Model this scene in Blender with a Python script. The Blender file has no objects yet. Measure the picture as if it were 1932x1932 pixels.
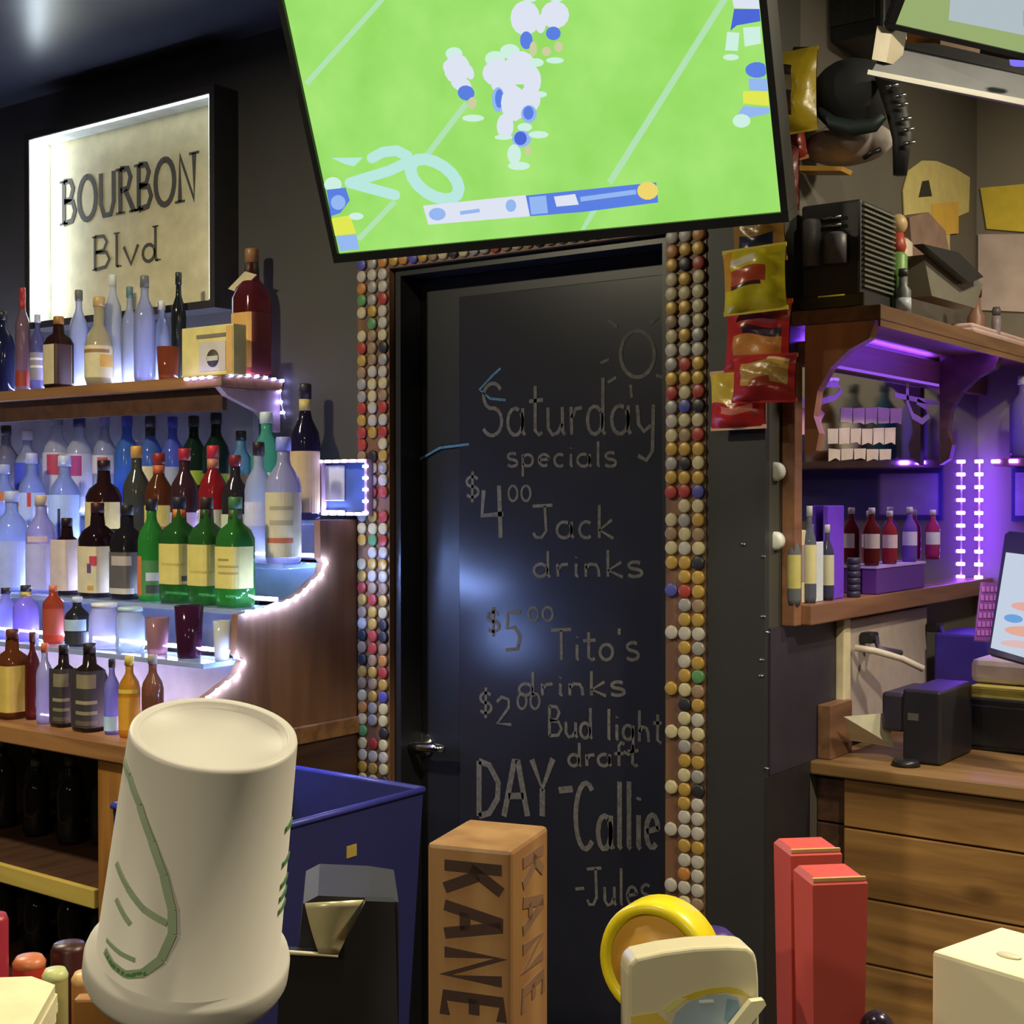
import bpy, bmesh, math, random
from mathutils import Vector, Matrix
random.seed(7)
scene = bpy.context.scene
COL = scene.collection

# ------------------------------------------------------------------ camera
FPX, CX, CY = 2600.0, 966.0, 966.0
YAW, PIT = math.radians(36.6), math.atan(32 / 2600)
CAM = Vector((0, 0, 1.51))
cd = bpy.data.cameras.new('camera'); cam = bpy.data.objects.new('camera', cd); COL.objects.link(cam)
cd.sensor_width = 36; cd.lens = FPX / 1932 * 36; cd.clip_start = 0.02
cam.location = CAM; cam.rotation_euler = (math.pi / 2 - PIT, 0, YAW)
scene.camera = cam
# ------------------------------------------------------------------ world, exposure, room lamps
w = bpy.data.worlds.new('world'); scene.world = w; w.use_nodes = True
w.node_tree.nodes['Background'].inputs[0].default_value = (0.55, 0.6, 0.8, 1)
w.node_tree.nodes['Background'].inputs[1].default_value = 0.02
vs = scene.view_settings
vs.view_transform = 'Standard'; vs.look = 'None'; vs.exposure = 0.0; vs.gamma = 1.0; vs.use_curve_mapping = False
def area(name, loc, size, power, col, rot=(0, 0, 0)):
    l = bpy.data.lights.new(name, 'AREA'); l.shape = 'DISK'; l.size = size; l.energy = power; l.color = col
    o = bpy.data.objects.new(name, l); COL.objects.link(o); o.location = loc; o.rotation_euler = rot
    return o
WARM = (1.0, 0.90, 0.62)
LAMPS = [(-0.75, 0.45, 2.66, 7.0), (0.15, 1.6, 2.66, 50.0), (-2.6, 0.95, 2.66, 42.0), (0.9, -1.5, 2.66, 36.0), (-1.3, -1.9, 2.66, 40.0), (-0.15, 2.95, 2.66, 22.0)]  # plank counter, left wall and recess lamps are unseen, added to brighten the back
for i, (x, y, z, p) in enumerate(LAMPS):
    area('ceiling_lamp_light', (x, y, z), 0.16, p, WARM)

# ------------------------------------------------------------------ pixel rays met with real planes of the room
F = Vector((-math.sin(YAW) * math.cos(PIT), math.cos(YAW) * math.cos(PIT), -math.sin(PIT)))
R = Vector((math.cos(YAW), math.sin(YAW), 0)); U = R.cross(F)
def ray(x, y): return F + R * ((x - CX) / FPX) - U * ((y - CY) / FPX)
def atY(x, y, Y): r = ray(x, y); return CAM + r * (Y / r.y)
def atX(x, y, X): r = ray(x, y); return CAM + r * (X / r.x)
def atZ(x, y, Z): r = ray(x, y); return CAM + r * ((Z - CAM.z) / r.z)
def atD(x, y, d): return CAM + ray(x, y) * d
def atP(x, y, o, n): r = ray(x, y); return CAM + r * ((o - CAM).dot(n) / r.dot(n))

# ------------------------------------------------------------------ materials
def lin(c): return tuple(((v / 255) / 12.92 if v / 255 <= 0.04045 else ((v / 255 + 0.055) / 1.055) ** 2.4) for v in c)
MATS = {}
def mat(name, rgb, rough=0.5, metal=0.0, var=0.12, scale=18.0, bump=0.0, spec=0.5, stretch=(1, 1, 1), emit=0.0):
    if name in MATS: return MATS[name]
    m = bpy.data.materials.new(name); m.use_nodes = True; nt = m.node_tree; b = nt.nodes['Principled BSDF']
    c = lin(rgb)
    b.inputs['Roughness'].default_value = rough; b.inputs['Metallic'].default_value = metal
    b.inputs['Specular IOR Level'].default_value = spec
    tc = nt.nodes.new('ShaderNodeTexCoord'); mp = nt.nodes.new('ShaderNodeMapping'); mp.inputs['Scale'].default_value = stretch
    nz = nt.nodes.new('ShaderNodeTexNoise'); nz.inputs['Scale'].default_value = scale; nz.inputs['Detail'].default_value = 4
    rp = nt.nodes.new('ShaderNodeValToRGB')
    rp.color_ramp.elements[0].position = 0.3; rp.color_ramp.elements[1].position = 0.7
    rp.color_ramp.elements[0].color = tuple(v * (1 - var) for v in c) + (1,)
    rp.color_ramp.elements[1].color = tuple(min(1, v * (1 + var)) for v in c) + (1,)
    L = nt.links.new
    L(tc.outputs['Object'], mp.inputs[0]); L(mp.outputs[0], nz.inputs['Vector']); L(nz.outputs[0], rp.inputs[0]); L(rp.outputs[0], b.inputs['Base Color'])
    if bump:
        bp = nt.nodes.new('ShaderNodeBump'); bp.inputs['Strength'].default_value = bump; bp.inputs['Distance'].default_value = 0.01
        L(nz.outputs[0], bp.inputs['Height']); L(bp.outputs[0], b.inputs['Normal'])
    if emit:
        L(rp.outputs[0], b.inputs['Emission Color']); b.inputs['Emission Strength'].default_value = emit
    MATS[name] = m; return m
def wood(name, rgb, dark, axis=0, rough=0.5, knots=False):
    if name in MATS: return MATS[name]
    m = bpy.data.materials.new(name); m.use_nodes = True; nt = m.node_tree; b = nt.nodes['Principled BSDF']; L = nt.links.new
    b.inputs['Roughness'].default_value = rough
    tc = nt.nodes.new('ShaderNodeTexCoord'); mp = nt.nodes.new('ShaderNodeMapping')
    s = [14.0, 14.0, 14.0]; s[axis] = 1.1; mp.inputs['Scale'].default_value = s
    nz = nt.nodes.new('ShaderNodeTexNoise'); nz.inputs['Scale'].default_value = 2.0; nz.inputs['Detail'].default_value = 6; nz.inputs['Distortion'].default_value = 0.6
    rp = nt.nodes.new('ShaderNodeValToRGB'); rp.color_ramp.elements[0].position = 0.34; rp.color_ramp.elements[1].position = 0.66
    rp.color_ramp.elements[0].color = lin(dark) + (1,); rp.color_ramp.elements[1].color = lin(rgb) + (1,)
    L(tc.outputs['Object'], mp.inputs[0]); L(mp.outputs[0], nz.inputs['Vector']); L(nz.outputs[0], rp.inputs[0])
    out = rp.outputs[0]
    if knots:
        mk = nt.nodes.new('ShaderNodeMapping'); k = [5.0, 5.0, 5.0]; k[axis] = 2.4; mk.inputs['Scale'].default_value = k
        vo = nt.nodes.new('ShaderNodeTexVoronoi'); vo.inputs['Scale'].default_value = 1.5
        r2 = nt.nodes.new('ShaderNodeValToRGB'); r2.color_ramp.elements[0].position = 0.07; r2.color_ramp.elements[1].position = 0.2
        r2.color_ramp.elements[0].color = (0.22, 0.18, 0.16, 1); r2.color_ramp.elements[1].color = (1, 1, 1, 1)
        mx = nt.nodes.new('ShaderNodeMix'); mx.data_type = 'RGBA'; mx.blend_type = 'MULTIPLY'; mx.inputs[0].default_value = 1
        L(tc.outputs['Object'], mk.inputs[0]); L(mk.outputs[0], vo.inputs['Vector']); L(vo.outputs['Distance'], r2.inputs[0])
        L(rp.outputs[0], mx.inputs[6]); L(r2.outputs[0], mx.inputs[7]); out = mx.outputs[2]
    L(out, b.inputs['Base Color'])
    bp = nt.nodes.new('ShaderNodeBump'); bp.inputs['Strength'].default_value = 0.15; bp.inputs['Distance'].default_value = 0.004
    L(nz.outputs[0], bp.inputs['Height']); L(bp.outputs[0], b.inputs['Normal'])
    MATS[name] = m; return m
def emis(name, rgb, k, linear=False):
    if name in MATS: return MATS[name]
    m = bpy.data.materials.new(name); m.use_nodes = True; nt = m.node_tree
    for n in list(nt.nodes): nt.nodes.remove(n)
    e = nt.nodes.new('ShaderNodeEmission'); o = nt.nodes.new('ShaderNodeOutputMaterial')
    e.inputs[0].default_value = (rgb if linear else lin(rgb)) + (1,); e.inputs[1].default_value = k
    nt.links.new(e.outputs[0], o.inputs[0]); MATS[name] = m; return m
def glass(name, rgb, clear=0.5, rough=0.08):
    """thin bottle glass: part see-through, part milky body that takes the shelf light, glossy skin"""
    if name in MATS: return MATS[name]
    m = bpy.data.materials.new(name); m.use_nodes = True; nt = m.node_tree; L = nt.links.new
    for n in list(nt.nodes): nt.nodes.remove(n)
    c = lin(rgb) + (1,)
    tr = nt.nodes.new('ShaderNodeBsdfTransparent'); tr.inputs[0].default_value = tuple(v ** 0.5 for v in c[:3]) + (1,)
    df = nt.nodes.new('ShaderNodeBsdfDiffuse'); df.inputs[0].default_value = c
    tl = nt.nodes.new('ShaderNodeBsdfTranslucent'); tl.inputs[0].default_value = c
    gl = nt.nodes.new('ShaderNodeBsdfGlossy'); gl.inputs['Roughness'].default_value = rough
    lw = nt.nodes.new('ShaderNodeLayerWeight'); lw.inputs[0].default_value = 0.25
    a = nt.nodes.new('ShaderNodeMixShader'); a.inputs[0].default_value = 0.5; L(df.outputs[0], a.inputs[1]); L(tl.outputs[0], a.inputs[2])
    b = nt.nodes.new('ShaderNodeMixShader'); b.inputs[0].default_value = clear; L(a.outputs[0], b.inputs[1]); L(tr.outputs[0], b.inputs[2])
    d = nt.nodes.new('ShaderNodeMixShader'); L(lw.outputs['Fresnel'], d.inputs[0]); L(b.outputs[0], d.inputs[1]); L(gl.outputs[0], d.inputs[2])
    o = nt.nodes.new('ShaderNodeOutputMaterial'); L(d.outputs[0], o.inputs[0]); MATS[name] = m; return m
_cm = {}
def cmat(rgb, rough=0.45, metal=0.0):
    k = (tuple(rgb), rough, metal)
    if k not in _cm: _cm[k] = mat('paint_%02x%02x%02x_%d_%d' % (*rgb, rough * 100, metal * 100), rgb, rough, metal, 0.08, 30)
    return _cm[k]

# ------------------------------------------------------------------ mesh builder
class MB:
    def __init__(s): s.v = []; s.f = []; s.m = []; s.sm = []
    def add(s, vs_, fs, mi=0, smooth=False):
        n = len(s.v); s.v += [Vector(p) for p in vs_]
        for f in fs: s.f.append([i + n for i in f]); s.m.append(mi); s.sm.append(smooth)
        return s
    def box(s, a, b, mi=0, bev=0.0, T=None):
        x0, y0, z0 = [min(p, q) for p, q in zip(a, b)]; x1, y1, z1 = [max(p, q) for p, q in zip(a, b)]
        if bev <= 0:
            vs_ = [(x0, y0, z0), (x1, y0, z0), (x1, y1, z0), (x0, y1, z0), (x0, y0, z1), (x1, y0, z1), (x1, y1, z1), (x0, y1, z1)]
            fs = [(3, 2, 1, 0), (4, 5, 6, 7), (0, 1, 5, 4), (1, 2, 6, 5), (2, 3, 7, 6), (3, 0, 4, 7)]
        else:
            bm = bmesh.new(); bmesh.ops.create_cube(bm, size=1)
            for v in bm.verts: v.co = Vector(((x0 + x1) / 2 + v.co.x * (x1 - x0), (y0 + y1) / 2 + v.co.y * (y1 - y0), (z0 + z1) / 2 + v.co.z * (z1 - z0)))
            bmesh.ops.bevel(bm, geom=list(bm.edges), offset=min(bev, 0.45 * min(x1 - x0, y1 - y0, z1 - z0)), segments=2, affect='EDGES', profile=0.5)
            bm.verts.ensure_lookup_table(); vs_ = [v.co.copy() for v in bm.verts]; fs = [[v.index for v in f.verts] for f in bm.faces]; bm.free()
        if T: vs_ = [T @ Vector(p) for p in vs_]
        return s.add(vs_, fs, mi)
    def lathe(s, prof, n=16, T=None, mi=0, cap=True, smooth=True, sq=0.0):
        vs_ = []; fs = []
        for r, z in prof:
            for k in range(n):
                a = 2 * math.pi * k / n; c, d = math.cos(a), math.sin(a)
                q = 1.0
                if sq: q = 1.0 / (abs(c) ** sq + abs(d) ** sq) ** (1.0 / sq)
                vs_.append(Vector((r * c * q, r * d * q, z)))
        for i in range(len(prof) - 1):
            for k in range(n):
                k2 = (k + 1) % n; fs.append((i * n + k, i * n + k2, (i + 1) * n + k2, (i + 1) * n + k))
        if cap:
            fs.append(tuple(range(n - 1, -1, -1))); m_ = (len(prof) - 1) * n; fs.append(tuple(m_ + k for k in range(n)))
        if T: vs_ = [T @ p for p in vs_]
        return s.add(vs_, fs, mi, smooth)
    def prism(s, pts, off, mi=0):
        """polygon (3D points) extruded by vector off"""
        n = len(pts); off = Vector(off); a = [Vector(p) for p in pts]; b = [p + off for p in a]
        fs = [tuple(range(n)), tuple(range(2 * n - 1, n - 1, -1))] + [(k, n + k, n + (k + 1) % n, (k + 1) % n) for k in range(n)]
        return s.add(a + b, fs, mi)
    def poly(s, pts, mi=0): return s.add(pts, [tuple(range(len(pts)))], mi)
    def tube(s, pts, r, n=6, mi=0):
        pts = [Vector(p) for p in pts]; vs_ = []; fs = []
        for i, p in enumerate(pts):
            t = (pts[min(i + 1, len(pts) - 1)] - pts[max(i - 1, 0)]).normalized()
            u = t.orthogonal().normalized() if i == 0 else (u - t * u.dot(t)).normalized()
            v_ = t.cross(u); rr = r[i] if isinstance(r, (list, tuple)) else r
            vs_ += [p + u * (rr * math.cos(2 * math.pi * k / n)) + v_ * (rr * math.sin(2 * math.pi * k / n)) for k in range(n)]
        for i in range(len(pts) - 1):
            for k in range(n): fs.append((i * n + k, i * n + (k + 1) % n, (i + 1) * n + (k + 1) % n, (i + 1) * n + k))
        fs.append(tuple(range(n - 1, -1, -1))); m_ = (len(pts) - 1) * n; fs.append(tuple(m_ + k for k in range(n)))
        return s.add(vs_, fs, mi, True)
    def ball(s, c, rad, nu=14, nv=9, mi=0, T=None):
        rx, ry, rz = rad if isinstance(rad, (tuple, list)) else (rad,) * 3
        vs_ = []; fs = []
        for i in range(nv + 1):
            th = math.pi * i / nv
            for k in range(nu):
                a = 2 * math.pi * k / nu
                vs_.append(Vector((rx * math.sin(th) * math.cos(a), ry * math.sin(th) * math.sin(a), -rz * math.cos(th))))
        for i in range(nv):
            for k in range(nu): fs.append((i * nu + k, i * nu + (k + 1) % nu, (i + 1) * nu + (k + 1) % nu, (i + 1) * nu + k))
        vs_ = [(T @ p if T else p) + Vector(c) for p in vs_]
        return s.add(vs_, fs, mi, True)
    def ribbon(s, pts, wd, nrm, th=0.001, mi=0):
        """flat stroke along pts lying on a surface of normal nrm, with a little thickness"""
        pts = [Vector(p) for p in pts]; nrm = Vector(nrm).normalized(); l = []; r = []
        for i, p in enumerate(pts):
            t = pts[min(i + 1, len(pts) - 1)] - pts[max(i - 1, 0)]
            if t.length < 1e-9: t = Vector((1, 0, 0))
            sd = nrm.cross(t.normalized()).normalized() * (wd / 2); l.append(p + sd); r.append(p - sd)
        n = len(pts); o = nrm * th; vs_ = [q + o for q in l] + [q + o for q in r] + l + r; fs = []
        for i in range(n - 1):
            fs.append((i, n + i, n + i + 1, i + 1)); fs.append((2 * n + i, i, i + 1, 2 * n + i + 1)); fs.append((n + i, 3 * n + i, 3 * n + i + 1, n + i + 1))
        fs.append((0, 2 * n, 3 * n, n)); fs.append((n - 1, 2 * n - 1, 4 * n - 1, 3 * n - 1))
        return s.add(vs_, fs, mi)
    def build(s, name, mats, parent=None, at=None):
        """at: world point that becomes the object's origin"""
        me = bpy.data.meshes.new(name)
        o0 = Vector(at) if at is not None else Vector((0, 0, 0))
        me.from_pydata([p - o0 for p in s.v], [], s.f)
        for q in (mats if isinstance(mats, (list, tuple)) else [mats]): me.materials.append(q)
        for p, i, sm in zip(me.polygons, s.m, s.sm): p.material_index = i; p.use_smooth = sm
        bm = bmesh.new(); bm.from_mesh(me); bmesh.ops.recalc_face_normals(bm, faces=bm.faces); bm.to_mesh(me); bm.free(); me.update()
        o = bpy.data.objects.new(name, me); COL.objects.link(o); o.location = o0
        if parent is not None:
            o.parent = parent; o.location = o0 - parent.location if at is not None else -parent.location
        return o
def tag(o, label=None, cat=None, group=None, kind=None):
    if label: o['label'] = label
    if cat: o['category'] = cat
    if group: o['group'] = group
    if kind: o['kind'] = kind
    return o
def thing(name, label, cat, loc=(0, 0, 0), group=None):
    o = bpy.data.objects.new(name, None); COL.objects.link(o); o.location = loc; o.empty_display_size = 0.05
    return tag(o, label, cat, group)
def dup(o, loc, parent=None, mats=None):
    c = o.copy(); COL.objects.link(c); c.location = loc
    if parent is not None: c.parent = parent
    return c
def struct(name, mb, m, label=None): return tag(mb.build(name, m), label, None, None, 'structure')
def B(a, b, **k): return MB().box(a, b, **k)

# ------------------------------------------------------------------ room dimensions (metres)
YW = 2.51          # wall with the door
XS = -1.226        # side wall of the recess
YR = 3.77          # far wall of the recess
ZC = 2.715         # ceiling
DL, DR, DT = -2.217, -1.451, 2.055   # door opening
M_wall = mat('charcoal_wall_paint', (66, 64, 61), 0.55, 0, 0.06, 6, 0.05)
M_wallr = mat('taupe_wall_paint', (94, 88, 82), 0.6, 0, 0.06, 6, 0.05)
M_black = mat('black_paint', (34, 33, 36), 0.35, 0, 0.1, 10)
M_post = mat('black_corner_paint', (42, 41, 42), 0.5, 0, 0.08, 8, 0.04)
M_ceil = mat('dark_gloss_ceiling', (58, 60, 68), 0.3, 0, 0.1, 3, 0.02)
M_floor = mat('dark_rubber_floor', (40, 36, 34), 0.6, 0, 0.2, 12, 0.1)
M_brown = wood('brown_ply', (132, 92, 62), (112, 76, 50), 2, 0.5)
M_dkbrown = wood('dark_brown_wood', (84, 56, 40), (62, 40, 30), 1, 0.5)
M_shelfw = wood('shelf_wood', (156, 112, 70), (120, 82, 52), 0, 0.45)
M_plank = wood('knotty_plank', (160, 118, 68), (112, 78, 44), 0, 0.45, True)
M_oak = wood('honey_wood', (170, 118, 58), (130, 86, 42), 2, 0.45)
M_yell = wood('pale_yellow_edge', (206, 182, 96), (188, 160, 76), 0, 0.5)
M_steel = mat('brushed_steel', (190, 190, 196), 0.25, 1.0, 0.05, 40)
M_chrome = mat('bright_metal', (225, 225, 228), 0.15, 1.0, 0.03, 40)
M_led = emis('led_white_violet', (0.42, 0.40, 1.0), 26.0, True)
M_ledh = emis('led_hot_white_violet', (0.27, 0.42, 1.0), 430.0, True)
M_ledw = emis('led_cool_white', (0.80, 0.92, 1.0), 22.0, True)
M_ledp = emis('led_purple', (0.24, 0.07, 1.0), 90.0, True)
M_tape = mat('led_tape_backing', (210, 210, 220), 0.5)

# ------------------------------------------------------------------ the setting
struct('floor', B((-5, -4, -0.1), (3.2, 4.2, 0)), M_floor)
struct('ceiling', B((-5, -4, ZC), (3.2, 4.2, ZC + 0.1)), M_ceil)
mb = MB(); TH = 0.14
mb.box((-5, YW, 0), (DL, YW + TH, ZC)); mb.box((DL, YW, DT), (DR, YW + TH, ZC)); mb.box((DR, YW, 0), (XS, YW + TH, ZC))
struct('wall_back', mb, M_wall)
struct('wall_side', B((XS - TH, YW + TH, 0), (XS, YR, ZC)), M_wallr)
struct('wall_recess', B((XS - TH, YR, 0), (3.2, YR + 0.12, ZC)), mat('lit_taupe_wall', (130, 122, 112), 0.6, 0, 0.06, 6, 0.05))  # lighter taupe puts the light on this wall into its colour
struct('wall_left', B((-5.12, -4, 0), (-5, YW, ZC)), M_wall)
struct('wall_right', B((3.2, -4, 0), (3.32, YR, ZC)), M_wall)
struct('wall_front', B((-5, -4.12, 0), (3.2, -4, ZC)), M_wall)
# black corner board right of the door, with small bright tacks
tr = struct('trim_4', B((-1.357, YW - 0.018, 0), (XS, YW - 0.0005, ZC)), M_post)
k = MB(); k.ball((0, 0, 0), (0.006, 0.003, 0.003), 8, 5); pin = None
for (x, y) in ((1402, 1027), (1440, 1050), (1440, 1163), (1448, 1193), (1437, 1245), (1436, 1275), (1446, 1450)):
    p = atY(x, y, YW - 0.019)
    if pin is None: pin = k.build('tack', M_chrome, tr); pin.location = p
    else: dup(pin, p, tr)
# ------------------------------------------------------------------ door with chalk writing
YD = YW + 0.075
door = thing('door_1', None, None, ((DL + DR) / 2, YD, 0)); door['kind'] = 'structure'
M_chalkb = mat('chalkboard_paint', (36, 36, 44), 0.26, 0, 0.18, 4, 0.02)
M_doorf = mat('door_black_gloss', (30, 30, 36), 0.4, 0, 0.1, 8)
zb = -0.0
B((DL + 0.022, YD, 0.01), (DR - 0.022, YD + 0.045, DT - 0.02)).build('slab', M_doorf, door)
bx0 = atY(868, 900, YD).x
B((bx0, YD - 0.004, 0.25), (DR - 0.03, YD, 1.985), bev=0.0015).build('chalk_panel', M_chalkb, door)
fr = MB(); fr.box((DL, YW - 0.002, 0), (DL + 0.02, YW + TH, DT)); fr.box((DR - 0.02, YW - 0.002, 0), (DR, YW + TH, DT)); fr.box((DL + 0.02, YW - 0.002, DT - 0.018), (DR - 0.02, YW + TH, DT))
fr.build('jamb', M_black, door)
h = MB(); hp = atY(800, 1405, YD)
h.lathe([(0.03, 0), (0.03, 0.006), (0.012, 0.01), (0.011, 0.05)], 18, Matrix.Translation(hp) @ Matrix.Rotation(math.pi / 2, 4, 'X'))
h.build('handle_rose', M_chrome, door)
hl = MB(); hl.tube([hp + Vector((0, -0.045, 0)), hp + Vector((0.03, -0.05, 0.004)), hp + Vector((0.075, -0.05, 0.008)), hp + Vector((0.1, -0.046, 0.006))], [0.011, 0.010, 0.012, 0.009], 10)
hl.build('lever', M_chrome, door)

# stroke letters: unit em, baseline 0, cap height 1
def arc(cx, cy, rx, ry, a0, a1, n=10):
    return [(cx + rx * math.cos(math.radians(a0 + (a1 - a0) * i / n)), cy + ry * math.sin(math.radians(a0 + (a1 - a0) * i / n))) for i in range(n + 1)]
GL = {
 'S': (.62, [arc(.32, .74, .25, .24, 30, 250, 9) + arc(.3, .26, .27, .26, 75, -150, 10)]),
 's': (.42, [arc(.21, .42, .16, .13, 40, 250, 7) + arc(.2, .14, .18, .14, 75, -150, 8)]),
 'a': (.5, [arc(.22, .25, .2, .25, 60, 400, 12), [(.42, .5), (.42, .08), (.48, 0)]]),
 't': (.36, [[(.16, .9), (.16, .08), (.26, 0), (.34, .05)], [(0, .62), (.36, .64)]]),
 'u': (.48, [[(.04, .5), (.05, .12), (.16, 0), (.3, .04), (.4, .2)], [(.41, .5), (.42, .06), (.48, 0)]]),
 'r': (.36, [[(.06, .5), (.08, 0)], [(.08, .3), (.18, .46), (.34, .48)]]),
 'd': (.5, [arc(.2, .25, .18, .25, 40, 390, 12), [(.4, 1), (.4, .05), (.47, 0)]]),
 'y': (.48, [[(.04, .5), (.08, .16), (.2, .04), (.36, .14)], [(.42, .5), (.4, -.3), (.26, -.46), (.06, -.38)]]),
 'p': (.48, [[(.06, .5), (.06, -.42)], arc(.23, .25, .18, .24, 150, -150, 12)]),
 'e': (.44, [[(.05, .26), (.4, .3)] + arc(.22, .26, .18, .24, 10, 310, 11)]),
 'c': (.4, [arc(.22, .25, .18, .25, 50, 310, 10)]),
 'i': (.2, [[(.1, .5), (.1, .04), (.16, 0)], [(.1, .72), (.11, .76)]]),
 'l': (.2, [[(.1, 1), (.1, .04), (.16, 0)]]),
 'n': (.46, [[(.06, .5), (.06, 0)], [(.06, .32), (.16, .48), (.32, .46), (.38, .3), (.4, 0)]]),
 'k': (.44, [[(.07, 1), (.07, 0)], [(.4, .55), (.08, .24), (.44, -.02)]]),
 'o': (.46, [arc(.23, .25, .19, .25, 90, 450, 12)]),
 'g': (.46, [arc(.21, .27, .18, .23, 40, 400, 12), [(.4, .5), (.4, -.3), (.24, -.44), (.06, -.36)]]),
 'h': (.46, [[(.07, 1), (.07, 0)], [(.07, .3), (.18, .48), (.32, .44), (.38, .28), (.4, 0)]]),
 'f': (.36, [[(.34, .92), (.22, 1), (.15, .85), (.15, 0)], [(0, .52), (.32, .54)]]),
 'w': (.6, [[(.04, .5), (.16, 0), (.3, .4), (.44, 0), (.56, .5)]]),
 'v': (.5, [[(.03, .55), (.25, 0), (.47, .55)]]),
 'b': (.48, [[(.07, 1), (.07, 0)], arc(.25, .25, .18, .24, 150, -150, 12)]),
 'J': (.56, [[(.0, 1), (.56, 1.02)], [(.34, 1), (.38, .22), (.26, .02), (.1, .02), (.02, .16)]]),
 'T': (.6, [[(0, .98), (.62, 1)], [(.31, .98), (.32, 0)]]),
 'B': (.56, [[(.06, 1), (.06, 0)], [(.06, 1), (.34, .98), (.44, .8), (.34, .56), (.08, .52)], [(.08, .52), (.42, .48), (.52, .26), (.4, .04), (.06, 0)]]),
 'D': (.64, [[(.06, 1), (.06, 0)], [(.06, 1), (.34, .92), (.58, .6), (.56, .32), (.34, .06), (.06, 0)]]),
 'A': (.62, [[(0, 0), (.28, 1), (.36, 1), (.62, 0)], [(.12, .36), (.52, .36)]]),
 'Y': (.58, [[(.02, 1), (.29, .48), (.56, 1)], [(.29, .48), (.29, 0)]]),
 'C': (.64, [arc(.36, .5, .32, .5, 50, 310, 14)]),
 'O': (.74, [arc(.37, .5, .34, .5, 90, 450, 20)]),
 'U': (.68, [[(.08, 1), (.08, .3), (.2, .02), (.46, .02), (.58, .3), (.58, 1)]]),
 'R': (.62, [[(.07, 1), (.07, 0)], [(.07, 1), (.36, .98), (.46, .78), (.36, .54), (.08, .5)], [(.26, .5), (.58, 0)]]),
 'N': (.68, [[(.08, 0), (.08, 1), (.58, 0), (.58, 1)]]),
 'K': (.6, [[(.08, 1), (.08, 0)], [(.56, 1), (.1, .46)], [(.24, .6), (.58, 0)]]),
 'E': (.54, [[(.5, 1), (.07, 1), (.07, 0), (.5, 0)], [(.07, .52), (.42, .52)]]),
 '$': (.5, [arc(.25, .68, .2, .18, 30, 250, 8) + arc(.24, .32, .21, .19, 75, -150, 9), [(.25, 1.05), (.24, -.05)]]),
 '4': (.56, [[(.1, 1), (.06, .4), (.56, .44)], [(.46, 1.1), (.5, -.12)]]),
 '5': (.5, [[(.46, 1), (.12, .98), (.1, .58), (.3, .62), (.46, .4), (.38, .08), (.06, .04)]]),
 '2': (.5, [[(.04, .82), (.2, 1), (.42, .9), (.42, .62), (.06, .06), (.5, .02)]]),
 '0': (.46, [arc(.23, .5, .19, .48, 90, 450, 14)]),
 '-': (.4, [[(.04, .45), (.38, .47)]]), "'": (.14, [[(.06, 1), (.05, .8)]]), '.': (.2, [[(.08, .03), (.1, .05)]]), ' ': (.3, []),
}
def strokes(txt):
    out = []; x = 0
    for ch in txt:
        wd, ss = GL[ch]; out += [[(x + a, b) for a, b in s_] for s_ in ss]; x += wd + 0.09
    return out, x - 0.09
def letters(mb, txt, o, ux, uy, width, height, sw, nrm, th=0.001, mi=0, serif=0.0):
    """lay stroke text with lower left at o: ux, uy unit vectors of the surface"""
    ss, tw = strokes(txt); o = Vector(o); ux = Vector(ux); uy = Vector(uy)
    for s_ in ss:
        pts = [o + ux * (a / tw * width) + uy * (b * height) for a, b in s_]
        mb.ribbon(pts, sw, nrm, th, mi)
        if serif:
            for q, (a, b) in ((pts[0], s_[0]), (pts[-1], s_[-1])):
                if b in (0, 1) and len(s_) <= 4: mb.ribbon([q - ux * serif, q + ux * serif], sw * 0.4, nrm, th, mi)
    return mb
M_chalk = mat('white_chalk', (92, 88, 82), 0.9, 0, 0.35, 120)
M_chalkblue = mat('blue_chalk', (70, 110, 140), 0.9, 0, 0.35, 120)
YC = YD - 0.0042
def chalk(name, txt, x0, x1, ytop, ybase, sw=0.0075, m=None, slope=0):
    p0 = atY(x0, ybase, YC); p1 = atY(x1, ybase + slope, YC); t = atY(x0, ytop, YC)
    ux = (p1 - p0); wd = ux.length; ux.normalize()
    letters(MB(), txt, p0, ux, (0, 0, 1), wd, t.z - p0.z, sw, (0, -1, 0), 0.0008).build(name, m or M_chalk, door)
chalk('chalk_word', 'Saturday', 908, 1238, 722, 822, 0.009, slope=-4)
chalk('chalk_word', 'specials', 956, 1165, 835, 880, 0.007)
chalk('chalk_price', '$', 878, 906, 892, 945); chalk('chalk_price', '4', 905, 950, 925, 1005, 0.012); chalk('chalk_price', '00', 958, 1003, 916, 946, 0.006)
chalk('chalk_word', 'Jack', 1005, 1158, 955, 1015); chalk('chalk_word', 'drinks', 1006, 1215, 1040, 1088)
chalk('chalk_price', '$', 918, 945, 1148, 1198); chalk('chalk_price', '5', 950, 985, 1155, 1230, 0.009); chalk('chalk_price', '00', 995, 1045, 1145, 1172, 0.006)
chalk('chalk_word', "Tito's", 1040, 1208, 1188, 1245); chalk('chalk_word', 'drinks', 978, 1182, 1268, 1312)
chalk('chalk_price', '$', 904, 930, 1300, 1352); chalk('chalk_price', '2', 935, 965, 1315, 1368, 0.008); chalk('chalk_price', '00', 975, 1020, 1308, 1338, 0.006)
chalk('chalk_word', 'Bud light', 1034, 1252, 1332, 1388, slope=14); chalk('chalk_word', 'draft', 1072, 1205, 1402, 1445)
chalk('chalk_name', 'DAY-', 900, 1082, 1436, 1540, 0.015); chalk('chalk_name', 'Callie', 1084, 1245, 1478, 1602, 0.012)
chalk('chalk_name', '-Jules', 1084, 1230, 1640, 1708, 0.007)
sn = MB(); c = atY(1203, 668, YC)
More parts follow.
